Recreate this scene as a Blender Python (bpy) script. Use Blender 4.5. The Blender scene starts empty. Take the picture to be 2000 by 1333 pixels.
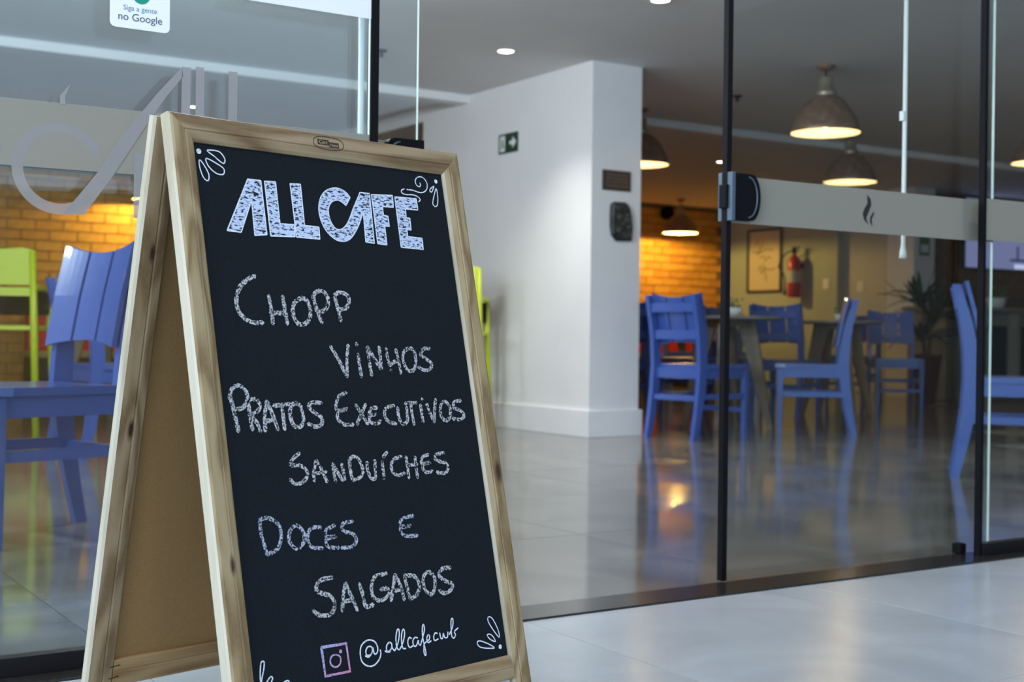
import bpy, bmesh, math, random
from mathutils import Vector, Matrix
from mathutils.geometry import tessellate_polygon
random.seed(7)
S = bpy.context.scene
COL = S.collection
PI = math.pi

# ------------------------------------------------------------------ camera, world, light, exposure
cam_d = bpy.data.cameras.new('camera'); cam = bpy.data.objects.new('camera', cam_d); COL.objects.link(cam)
S.camera = cam
TH, PT, RL = 0.573777651, -0.0044472405, 0.0120494361
fw = Vector((math.sin(TH)*math.cos(PT), math.cos(TH)*math.cos(PT), math.sin(PT)))
r0 = Vector((math.cos(TH), -math.sin(TH), 0)); u0 = r0.cross(fw)
rr = r0*math.cos(RL) + u0*math.sin(RL); uu = -r0*math.sin(RL) + u0*math.cos(RL)
M = Matrix((( rr.x, uu.x, -fw.x, 0), (rr.y, uu.y, -fw.y, 0), (rr.z, uu.z, -fw.z, .62), (0,0,0,1)))
cam.matrix_world = M
cam_d.sensor_width = 36; cam_d.lens = 2578.44/2000*36
cam_d.clip_start = .05; cam_d.clip_end = 200
cam_d.dof.use_dof = True; cam_d.dof.focus_distance = 2.08; cam_d.dof.aperture_fstop = 6.3

w = bpy.data.worlds.new('daylight'); S.world = w; w.use_nodes = True
bg = w.node_tree.nodes['Background']
bg.inputs[0].default_value = (.58, .76, 1.0, 1); bg.inputs[1].default_value = 1.75

def light(name, kind, loc, energy, color, rot=(0,0,0), **kw):
    d = bpy.data.lights.new(name, kind); d.energy = energy; d.color = color
    for k, v in kw.items(): setattr(d, k, v)
    o = bpy.data.objects.new(name, d); o.location = loc; o.rotation_euler = rot; COL.objects.link(o); return o

S.view_settings.view_transform = 'Standard'; S.view_settings.look = 'None'
S.view_settings.gamma = 1; S.view_settings.use_curve_mapping = False
S.view_settings.exposure = 0.0
PORCH_FILL = 15      # watts of each round fill lamp added outside
DOME_FILL = 105       # watts of each dome lamp added as fill behind the glass front
ROOM_FILL = 150       # watts of each unseen ceiling spot added to brighten the cafe
S.cycles.max_bounces = 10; S.cycles.transparent_max_bounces = 24
S.cycles.diffuse_bounces = 5
try: S.cycles.use_denoising = True
except Exception: pass
S.cycles.sample_clamp_indirect = 4

# daylight from the open left end of the porch
light('porch_daylight', 'AREA', (-6.8,-.6,1.7), 480, (.80,.90,1), (math.radians(90),0,math.radians(-62)), shape='RECTANGLE', size=4.5, size_y=2.4)

# ------------------------------------------------------------------ materials
def N(nt, t, **kw):
    n = nt.nodes.new(t)
    for k, v in kw.items(): setattr(n, k, v)
    return n
def base(name, col=(.5,.5,.5), rough=.5, metal=0, spec=.5, coat=0, emit=None, es=0):
    m = bpy.data.materials.new(name); m.use_nodes = True
    b = m.node_tree.nodes['Principled BSDF']
    b.inputs['Base Color'].default_value = (*col, 1); b.inputs['Roughness'].default_value = rough
    b.inputs['Metallic'].default_value = metal; b.inputs['Specular IOR Level'].default_value = spec
    b.inputs['Coat Weight'].default_value = coat
    if emit: b.inputs['Emission Color'].default_value = (*emit, 1); b.inputs['Emission Strength'].default_value = es
    return m
def noisy(name, c1, c2, scale=5, rough=.5, stretch=(1,1,1), detail=4, lo=.35, hi=.65, bump=0, rv=0, dist=0, **kw):
    m = base(name, c1, rough, **kw); nt = m.node_tree; b = nt.nodes['Principled BSDF']
    tc = N(nt,'ShaderNodeTexCoord'); mp = N(nt,'ShaderNodeMapping'); mp.inputs['Scale'].default_value = stretch
    n = N(nt,'ShaderNodeTexNoise'); n.inputs['Scale'].default_value = scale; n.inputs['Detail'].default_value = detail
    n.inputs['Distortion'].default_value = dist
    cr = N(nt,'ShaderNodeValToRGB'); cr.color_ramp.elements[0].position = lo; cr.color_ramp.elements[1].position = hi
    cr.color_ramp.elements[0].color = (*c1,1); cr.color_ramp.elements[1].color = (*c2,1)
    nt.links.new(tc.outputs['Object'], mp.inputs[0]); nt.links.new(mp.outputs[0], n.inputs['Vector'])
    nt.links.new(n.outputs[0], cr.inputs[0]); nt.links.new(cr.outputs[0], b.inputs['Base Color'])
    if bump:
        bp = N(nt,'ShaderNodeBump'); bp.inputs['Strength'].default_value = bump; bp.inputs['Distance'].default_value = .002
        nt.links.new(n.outputs[0], bp.inputs['Height']); nt.links.new(bp.outputs[0], b.inputs['Normal'])
    if rv:
        mr = N(nt,'ShaderNodeMapRange'); mr.inputs[3].default_value = rough-rv; mr.inputs[4].default_value = rough+rv
        nt.links.new(n.outputs[0], mr.inputs[0]); nt.links.new(mr.outputs[0], b.inputs['Roughness'])
    return m
def wood(name, axis, dark, mid, lightc, scale=16, knots=(), rough=.5):
    """pine: grain lines run along the given axis, bent by low noise, opening round the knots"""
    m = base(name, mid, rough); nt = m.node_tree; b = nt.nodes['Principled BSDF']
    tc = N(nt,'ShaderNodeTexCoord'); mp = N(nt,'ShaderNodeMapping')
    st = {'z':(1,1,.10), 'x':(.10,1,1)}[axis]
    mp.inputs['Scale'].default_value = st
    nt.links.new(tc.outputs['Object'], mp.inputs[0])
    vec = mp.outputs[0]
    n1 = N(nt,'ShaderNodeTexNoise'); n1.inputs['Scale'].default_value = 14; n1.inputs['Detail'].default_value = 2
    nt.links.new(vec, n1.inputs['Vector'])
    # rings from distorted coordinate
    n2 = N(nt,'ShaderNodeMath', operation='MULTIPLY'); n2.inputs[1].default_value = scale
    nt.links.new(n1.outputs[0], n2.inputs[0])
    sn = N(nt,'ShaderNodeMath', operation='SINE'); nt.links.new(n2.outputs[0], sn.inputs[0])
    mr = N(nt,'ShaderNodeMapRange'); mr.inputs[1].default_value = -1; mr.inputs[2].default_value = 1
    nt.links.new(sn.outputs[0], mr.inputs[0])
    n3 = N(nt,'ShaderNodeTexNoise'); n3.inputs['Scale'].default_value = 420; n3.inputs['Detail'].default_value = 3
    nt.links.new(vec, n3.inputs['Vector'])
    ad = N(nt,'ShaderNodeMix', data_type='FLOAT'); ad.inputs[0].default_value = .35
    nt.links.new(mr.outputs[0], ad.inputs[2]); nt.links.new(n3.outputs[0], ad.inputs[3])
    cr = N(nt,'ShaderNodeValToRGB'); e = cr.color_ramp.elements
    e[0].position = .12; e[0].color = (*dark,1); e[1].position = .8; e[1].color = (*lightc,1)
    x = e.new(.42); x.color = (*mid,1)
    nt.links.new(ad.outputs[0], cr.inputs[0])
    out = cr.outputs[0]
    for (kx,ky,kz,kr) in knots:
        g = N(nt,'ShaderNodeMapping'); g.inputs['Location'].default_value = (-kx,-ky,-kz)
        g2 = N(nt,'ShaderNodeVectorMath', operation='MULTIPLY'); g2.inputs[1].default_value = (1.6,0,.55) if axis=='z' else (.55,0,1.6)
        ln = N(nt,'ShaderNodeVectorMath', operation='LENGTH'); k = N(nt,'ShaderNodeMapRange')
        k.inputs[1].default_value = kr*.35; k.inputs[2].default_value = kr; k.inputs[3].default_value = 1; k.inputs[4].default_value = 0
        mx = N(nt,'ShaderNodeMix', data_type='RGBA'); mx.inputs[7].default_value = (.045,.02,.008,1)
        nt.links.new(tc.outputs['Object'], g.inputs[0]); nt.links.new(g.outputs[0], g2.inputs[0]); nt.links.new(g2.outputs[0], ln.inputs[0])
        nt.links.new(ln.outputs['Value'], k.inputs[0]); nt.links.new(k.outputs[0], mx.inputs[0]); nt.links.new(out, mx.inputs[6]); out = mx.outputs[2]
    nt.links.new(out, b.inputs['Base Color'])
    bp = N(nt,'ShaderNodeBump'); bp.inputs['Strength'].default_value = .15; bp.inputs['Distance'].default_value = .001
    nt.links.new(n3.outputs[0], bp.inputs['Height']); nt.links.new(bp.outputs[0], b.inputs['Normal'])
    return m
def glass(name, tint, refl=1.0):
    m = bpy.data.materials.new(name); m.use_nodes = True; nt = m.node_tree; nt.nodes.clear()
    o = N(nt,'ShaderNodeOutputMaterial'); t = N(nt,'ShaderNodeBsdfTransparent'); t.inputs[0].default_value = (*tint,1)
    g = N(nt,'ShaderNodeBsdfGlossy'); g.inputs['Roughness'].default_value = .01; g.inputs[0].default_value = (refl,refl,refl,1)
    # Schlick reflectance of one glass surface, the same from either side
    lw = N(nt,'ShaderNodeLayerWeight'); lw.inputs[0].default_value = .5
    pw = N(nt,'ShaderNodeMath', operation='POWER'); pw.inputs[1].default_value = 5; nt.links.new(lw.outputs['Facing'], pw.inputs[0])
    f = N(nt,'ShaderNodeMath', operation='MULTIPLY_ADD'); f.inputs[1].default_value = .96; f.inputs[2].default_value = .04; nt.links.new(pw.outputs[0], f.inputs[0])
    mx = N(nt,'ShaderNodeMixShader'); nt.links.new(f.outputs[0], mx.inputs[0]); nt.links.new(t.outputs[0], mx.inputs[1])
    nt.links.new(g.outputs[0], mx.inputs[2]); nt.links.new(mx.outputs[0], o.inputs[0]); return m
def film(name, col, alpha, spec=.3, rough=.4):
    m = base(name, col, rough, spec=spec); nt = m.node_tree; b = nt.nodes['Principled BSDF']; b.inputs['Alpha'].default_value = alpha
    return m
def chalk(name, c1, lo, hi, c2=(.012,.015,.018), scale=900, coords='Object', grad=None, stretch=(1,1,1)):
    m = base(name, c1, .9, spec=.1); nt = m.node_tree; b = nt.nodes['Principled BSDF']
    tc = N(nt,'ShaderNodeTexCoord'); mp = N(nt,'ShaderNodeMapping'); mp.inputs['Scale'].default_value = stretch
    n = N(nt,'ShaderNodeTexNoise'); n.inputs['Scale'].default_value = scale; n.inputs['Detail'].default_value = 3
    cr = N(nt,'ShaderNodeValToRGB'); cr.color_ramp.elements[0].position = lo; cr.color_ramp.elements[1].position = hi
    cr.color_ramp.elements[0].color = (*c2,1); cr.color_ramp.elements[1].color = (*c1,1)
    nt.links.new(tc.outputs[coords], mp.inputs[0]); nt.links.new(mp.outputs[0], n.inputs['Vector']); nt.links.new(n.outputs[0], cr.inputs[0])
    out = cr.outputs[0]
    if grad:
        z0, z1, top, bot = grad
        sp = N(nt,'ShaderNodeSeparateXYZ'); mr = N(nt,'ShaderNodeMapRange'); mr.inputs[1].default_value = z0; mr.inputs[2].default_value = z1
        g = N(nt,'ShaderNodeMix', data_type='RGBA'); g.inputs[6].default_value = (*bot,1); g.inputs[7].default_value = (*top,1)
        ad = N(nt,'ShaderNodeMath', operation='SUBTRACT')
        sc = N(nt,'ShaderNodeMath', operation='ADD'); sc.inputs[1].default_value = .11
        nt.links.new(tc.outputs[coords], sp.inputs[0]); nt.links.new(sp.outputs[0], sc.inputs[0])
        nt.links.new(sp.outputs[2], ad.inputs[0]); nt.links.new(sc.outputs[0], ad.inputs[1])
        nt.links.new(ad.outputs[0], mr.inputs[0]); nt.links.new(mr.outputs[0], g.inputs[0])
        mu = N(nt,'ShaderNodeMix', data_type='RGBA', blend_type='MULTIPLY'); mu.inputs[0].default_value = 1
        nt.links.new(g.outputs[2], mu.inputs[6]); nt.links.new(out, mu.inputs[7]); out = mu.outputs[2]
    nt.links.new(out, b.inputs['Base Color']); return m

MT = {}
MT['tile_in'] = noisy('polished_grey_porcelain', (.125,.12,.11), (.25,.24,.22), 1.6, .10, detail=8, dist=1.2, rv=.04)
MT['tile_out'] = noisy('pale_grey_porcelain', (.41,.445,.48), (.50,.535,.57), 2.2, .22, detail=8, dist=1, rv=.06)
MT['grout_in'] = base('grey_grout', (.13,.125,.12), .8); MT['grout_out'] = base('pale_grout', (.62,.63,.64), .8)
MT['white'] = noisy('white_paint', (.77,.78,.79), (.80,.81,.82), 3, .6, bump=.02)
MT['ceil'] = noisy('ceiling_paint', (.74,.74,.75), (.77,.77,.78), 2, .7)
MT['cream'] = noisy('cream_paint', (.37,.44,.39), (.40,.47,.42), 3, .6)
MT['greywall'] = noisy('grey_paint', (.50,.53,.52), (.53,.56,.55), 3, .6)
MT['mortar'] = noisy('mortar', (.22,.13,.07), (.27,.17,.09), 30, .9)
MT['brick_a'] = noisy('orange_brick_a', (.60,.30,.05), (.70,.38,.07), 14, .8, bump=.3)
MT['brick_b'] = noisy('orange_brick_b', (.54,.25,.045), (.64,.33,.06), 11, .8, bump=.3)
MT['brick_c'] = noisy('orange_brick_c', (.64,.34,.06), (.72,.41,.09), 17, .8, bump=.3)
MT['brick_dark'] = noisy('brown_brick', (.17,.075,.03), (.25,.12,.05), 14, .8, bump=.3)
MT['granite'] = noisy('black_granite', (.014,.014,.014), (.035,.033,.03), 160, .16)
MT['black_metal'] = base('black_aluminium', (.006,.006,.008), .45, spec=.25)
MT['rubber'] = base('black_rubber', (.004,.004,.006), .6, spec=.12)
MT['glass'] = glass('clear_glass', (.93,.96,.955))
MT['edge'] = base('polished_glass_edge', (.80,.95,.90), .15, emit=(.6,.9,.85), es=0)
MT['film'] = film('frosted_beige_film', (.27,.265,.225), .93)
MT['film2'] = film('frosted_logo_film', (.34,.34,.35), .66)
MT['film_dark'] = film('dark_cut_film', (.03,.032,.034), .88)
MT['wood_z'] = wood('pine_upright', 'z', (.18,.118,.052), (.285,.205,.100), (.35,.272,.15), 40, knots=[(.2740,-.03,.392,.015),(-.262,0,.30,.010)])
MT['wood_x'] = wood('pine_rail', 'x', (.15,.092,.042), (.25,.17,.085), (.32,.24,.14), 44)
MT['wood_rear'] = wood('rear_pine_upright', 'z', (.19,.12,.058), (.30,.205,.11), (.38,.28,.165), 34, knots=[(-.262,.0,.735,.010),(-.262,.0,.47,.012)])
MT['wood_rear_x'] = wood('rear_pine_rail', 'x', (.20,.11,.04), (.32,.19,.08), (.39,.26,.125), 30)
MT['wood_edge'] = wood('pale_pine_edge', 'z', (.30,.27,.19), (.38,.35,.26), (.44,.41,.33), 14)
MT['board'] = noisy('matt_blackboard', (.0045,.0075,.011), (.008,.0125,.018), 500, .8, detail=3, spec=.14)
MT['hardboard'] = noisy('brown_hardboard', (.29,.165,.058), (.35,.21,.08), 500, .75, detail=4)
MT['pen'] = chalk('white_chalk_pen', (.70,.78,.92), .30, .42, scale=500)
MT['chalk'] = chalk('rubbed_chalk', (.50,.52,.56), .41, .56, scale=330)
MT['chalk_blue'] = chalk('rubbed_blue_chalk', (.42,.47,.60), .41, .56, scale=330)
MT['scratch'] = chalk('hatched_chalk', (.52,.63,.85), .40, .50, scale=260, stretch=(.55,1,1.6))
MT['pink'] = chalk('pink_blue_chalk', (1,1,1), .28, .5, scale=500, grad=(.10,.20,(.36,.46,.82),(.62,.27,.42)))
MT['badge'] = base('branded_burn', (.035,.02,.01), .7)
MT['blue'] = base('blue_enamel', (.05,.105,.385), .28, coat=.4)
MT['lime'] = base('lime_enamel', (.50,.58,.02), .35)
MT['blackp'] = base('black_plastic', (.005,.006,.008), .6, spec=.08)
MT['table'] = noisy('worn_table_wood', (.16,.12,.08), (.24,.18,.12), 12, .45, stretch=(1,1,.2))
MT['tabletop'] = noisy('grey_table_top', (.20,.19,.17), (.26,.24,.21), 6, .35)
MT['copper'] = noisy('aged_copper', (.22,.135,.09), (.31,.205,.14), 18, .38, metal=.35)
MT['brass'] = base('dull_brass', (.38,.32,.24), .35, metal=.5)
MT['shade_in'] = base('white_shade_lining', (.9,.86,.76), .5)
MT['bulb'] = base('warm_bulb', (1,.9,.6), .4, emit=(1,.72,.33), es=14)
MT['spot'] = base('downlight_lens', (1,1,1), .4, emit=(1,.90,.74), es=14)
MT['umber'] = base('added_wall_umber', (.09,.085,.08), .7)  # dark tone of the wall added to dim reflections in the glass
MT['porch'] = base('fill_lamp_glow', (1,1,1), .4, emit=(1,.95,.88), es=8)  # glow of the added fill lamps, over the pavement and inside
MT['trimring'] = base('white_ring', (.8,.8,.8), .5)
MT['red'] = base('red_upholstery', (.60,.02,.018), .5)
MT['tan'] = base('tan_bench_seat', (.50,.36,.16), .5)
MT['darkwood'] = base('dark_wood', (.05,.03,.02), .5)
MT['extred'] = base('extinguisher_red', (.45,.025,.015), .3)
MT['leaf'] = noisy('palm_leaf', (.012,.035,.018), (.03,.07,.03), 10, .45)
MT['stem'] = base('palm_stem', (.10,.07,.04), .7)
MT['pot'] = noisy('oxblood_pot', (.075,.022,.015), (.10,.03,.02), 8, .35)
MT['soil'] = base('soil', (.03,.02,.015), .9)
MT['green'] = base('exit_green', (.012,.05,.025), .5)
MT['signwhite'] = base('sign_white', (.80,.84,.84), .5)
MT['sticker'] = base('white_vinyl', (.80,.84,.88), .45)
MT['stgreen'] = base('green_print', (.0,.26,.19), .5)
MT['ink'] = base('grey_ink', (.05,.08,.12), .6); MT['inklight'] = base('slate_ink', (.15,.26,.38), .6)
MT['plaque'] = noisy('bronze_plaque', (.035,.022,.017), (.06,.038,.028), 40, .5)
MT['plaque_t'] = base('plaque_relief', (.13,.085,.06), .5)
MT['stonecarv'] = noisy('black_carved_stone', (.012,.014,.014), (.10,.105,.10), 22, .5, lo=.45, hi=.75, bump=.8)
MT['paper'] = base('cream_paper', (.62,.56,.38), .6); MT['ochre'] = base('ochre_ink', (.26,.20,.07), .6)
MT['frame'] = base('black_olive_frame', (.02,.022,.012), .4)
MT['screen'] = base('lit_screen', (.05,.05,.08), .3, emit=(.30,.32,.62), es=.55)
MT['screen_w'] = base('lit_screen_pale', (.1,.1,.1), .3, emit=(.6,.68,.95), es=.9)
MT['screen_d'] = base('lit_screen_dark', (.02,.02,.05), .3, emit=(.05,.07,.22), es=.5)
MT['counter'] = base('grey_counter', (.26,.26,.22), .5)
MT['ceramic'] = base('white_ceramic', (.7,.74,.72), .3); MT['herb'] = base('herb_green', (.06,.22,.08), .6)
MT['pipe'] = base('white_pipe', (.86,.88,.88), .3)
MT['silver'] = base('brushed_steel', (.10,.15,.20), .45, metal=.5)
MT['label'] = base('paper_label', (.45,.45,.48), .6)
MT['bluewall'] = noisy('white_outer_wall', (.6,.6,.6), (.66,.66,.66), 3, .7)

# ------------------------------------------------------------------ mesh helpers
def link(name, bm, mats, parent=None, loc=(0,0,0), rot=None, smooth=False):
    me = bpy.data.meshes.new(name); bm.normal_update(); bm.to_mesh(me); bm.free()
    if not isinstance(mats, (list,tuple)): mats = [mats]
    for m in mats: me.materials.append(m)
    if smooth:
        for p in me.polygons: p.use_smooth = True
    o = bpy.data.objects.new(name, me); COL.objects.link(o); o.location = loc
    if rot: o.rotation_euler = rot
    if parent: o.parent = parent
    return o
def empty(name, loc, rz=0):
    o = bpy.data.objects.new(name, None); o.empty_display_size = .1; o.location = loc; o.rotation_euler = (0,0,rz); COL.objects.link(o); return o
def tag(o, label, cat, group=None, kind=None):
    o['label'] = label; o['category'] = cat
    if group: o['group'] = group
    if kind: o['kind'] = kind
    return o
def struct(o, label=None):
    o['kind'] = 'structure'
    if label: o['label'] = label
    return o
def dup(root):
    r = root.copy(); COL.objects.link(r)
    for k in ('label','group'):
        if k in r: del r[k]
    for ch in list(root.children):
        c = ch.copy(); COL.objects.link(c); c.parent = r
        for g in list(ch.children):
            d = g.copy(); COL.objects.link(d); d.parent = c
    return r
def box(bm, x0, x1, y0, y1, z0, z1, bev=0, mi=0):
    n0 = len(bm.faces)
    vs = [bm.verts.new(p) for p in ((x0,y0,z0),(x1,y0,z0),(x1,y1,z0),(x0,y1,z0),(x0,y0,z1),(x1,y0,z1),(x1,y1,z1),(x0,y1,z1))]
    fs = [bm.faces.new([vs[i] for i in f]) for f in ((0,3,2,1),(4,5,6,7),(0,1,5,4),(1,2,6,5),(2,3,7,6),(3,0,4,7))]
    for f in fs: f.material_index = mi
    if bev:
        es = list({e for f in fs for e in f.edges})
        bmesh.ops.bevel(bm, geom=es, offset=bev, segments=2, affect='EDGES', profile=.6)
    return bm
def B(*a, **k): return box(bmesh.new(), *a, **k)
def prism(bm, pts, a0, a1, axis='y', mi=0):
    """polygon pts (p,q) extruded along axis between a0 and a1; for 'y' p,q = x,z; 'x' p,q = y,z; 'z' p,q = x,y"""
    def mk(p, a):
        return {'y':(p[0],a,p[1]), 'x':(a,p[0],p[1]), 'z':(p[0],p[1],a)}[axis]
    v0 = [bm.verts.new(mk(p,a0)) for p in pts]; v1 = [bm.verts.new(mk(p,a1)) for p in pts]
    n = len(pts); fs = []
    fs.append(bm.faces.new(v0)); fs.append(bm.faces.new(v1[::-1]))
    for i in range(n): fs.append(bm.faces.new((v0[i], v1[i], v1[(i+1)%n], v0[(i+1)%n])))
    for f in fs: f.material_index = mi
    bmesh.ops.recalc_face_normals(bm, faces=fs)
    return bm
def lathe(bm, prof, seg=32, cx=0, cy=0, mi=0, smooth=True):
    rings = []
    for r, z in prof:
        rings.append([bm.verts.new((cx+r*math.cos(2*PI*i/seg), cy+r*math.sin(2*PI*i/seg), z)) for i in range(seg)] if r > 1e-6 else [bm.verts.new((cx,cy,z))])
    fs = []
    for a, b in zip(rings, rings[1:]):
        for i in range(seg):
            j = (i+1) % seg
            if len(a) == 1 and len(b) == 1: continue
            if len(a) == 1: fs.append(bm.faces.new((a[0], b[j], b[i])))
            elif len(b) == 1: fs.append(bm.faces.new((a[i], a[j], b[0])))
            else: fs.append(bm.faces.new((a[i], a[j], b[j], b[i])))
    for f in fs: f.material_index = mi; f.smooth = smooth
    return bm
def tube(bm, pts, r, seg=8, mi=0, cap=True):
    pts = [Vector(p) for p in pts]; rings = []
    for i, p in enumerate(pts):
        t = (pts[min(i+1,len(pts)-1)] - pts[max(i-1,0)]).normalized()
        a = t.orthogonal().normalized() if i == 0 else (a - t*a.dot(t)).normalized()
        b = t.cross(a); rad = r[i] if isinstance(r,(list,tuple)) else r
        rings.append([bm.verts.new(p + (a*math.cos(2*PI*k/seg) + b*math.sin(2*PI*k/seg))*rad) for k in range(seg)])
    for q, s in zip(rings, rings[1:]):
        for k in range(seg):
            f = bm.faces.new((q[k], q[(k+1)%seg], s[(k+1)%seg], s[k])); f.smooth = True; f.material_index = mi
    if cap: bm.faces.new(rings[0][::-1]).material_index = mi; bm.faces.new(rings[-1]).material_index = mi
    return bm
def spline(pts, n=6):
    if len(pts) < 3: return [tuple(p) for p in pts]
    closed = (abs(pts[0][0]-pts[-1][0]) + abs(pts[0][1]-pts[-1][1])) < 1e-5
    out = []; m = len(pts)
    for i in range(m-1):
        p1, p2 = pts[i], pts[i+1]
        p0 = pts[i-1] if i > 0 else (pts[-2] if closed else p1)
        p3 = pts[i+2] if i+2 < m else (pts[1] if closed else p2)
        for k in range(n):
            t = k/n
            out.append(tuple(.5*((2*p1[j]) + (-p0[j]+p2[j])*t + (2*p0[j]-5*p1[j]+4*p2[j]-p3[j])*t*t + (-p0[j]+3*p1[j]-3*p2[j]+p3[j])*t**3) for j in (0,1)))
    out.append(tuple(pts[-1])); return out
def strip(bm, pts, width, place, off, jitter=0, taper=False):
    """flat ribbon of the given width along a 2D line; place(u,v,w) puts it on its surface"""
    n = len(pts); L = []; R = []
    for i, p in enumerate(pts):
        a = pts[max(i-1,0)]; b = pts[min(i+1,n-1)]
        dx, dy = b[0]-a[0], b[1]-a[1]; l = math.hypot(dx,dy) or 1
        h = width/2*(1+random.uniform(-jitter,jitter))
        nx, ny = -dy/l*h, dx/l*h
        L.append(bm.verts.new(place(p[0]+nx, p[1]+ny, off))); R.append(bm.verts.new(place(p[0]-nx, p[1]-ny, off)))
    for i in range(n-1): bm.faces.new((L[i], R[i], R[i+1], L[i+1]))
    for (p, v1, v2, sgn, q) in ((pts[0], L[0], R[0], 1, pts[1]), (pts[-1], L[-1], R[-1], -1, pts[-2])):
        dx, dy = p[0]-q[0], p[1]-q[1]; l = math.hypot(dx,dy) or 1
        t = bm.verts.new(place(p[0]+dx/l*width*.42, p[1]+dy/l*width*.42, off))
        bm.faces.new((v2, v1, t) if sgn == 1 else (v1, v2, t))
def disc(bm, c, r, place, off, seg=18):
    bm.faces.new([bm.verts.new(place(c[0]+r*math.cos(2*PI*i/seg), c[1]+r*math.sin(2*PI*i/seg), off)) for i in range(seg)])
def text(name, body, size, loc, rot, mat, parent=None, depth=.0004, align='CENTER'):
    cu = bpy.data.curves.new(name, 'FONT'); cu.body = body; cu.size = size; cu.extrude = depth; cu.align_x = align; cu.align_y = 'CENTER'
    tmp = bpy.data.objects.new(name+'_src', cu); COL.objects.link(tmp)
    me = bpy.data.meshes.new_from_object(tmp.evaluated_get(bpy.context.evaluated_depsgraph_get()))
    bpy.data.objects.remove(tmp); bpy.data.curves.remove(cu)
    me.materials.clear(); me.materials.append(mat)
    o = bpy.data.objects.new(name, me); COL.objects.link(o); o.location = loc; o.rotation_euler = rot
    if parent: o.parent = parent
    return o

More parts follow.
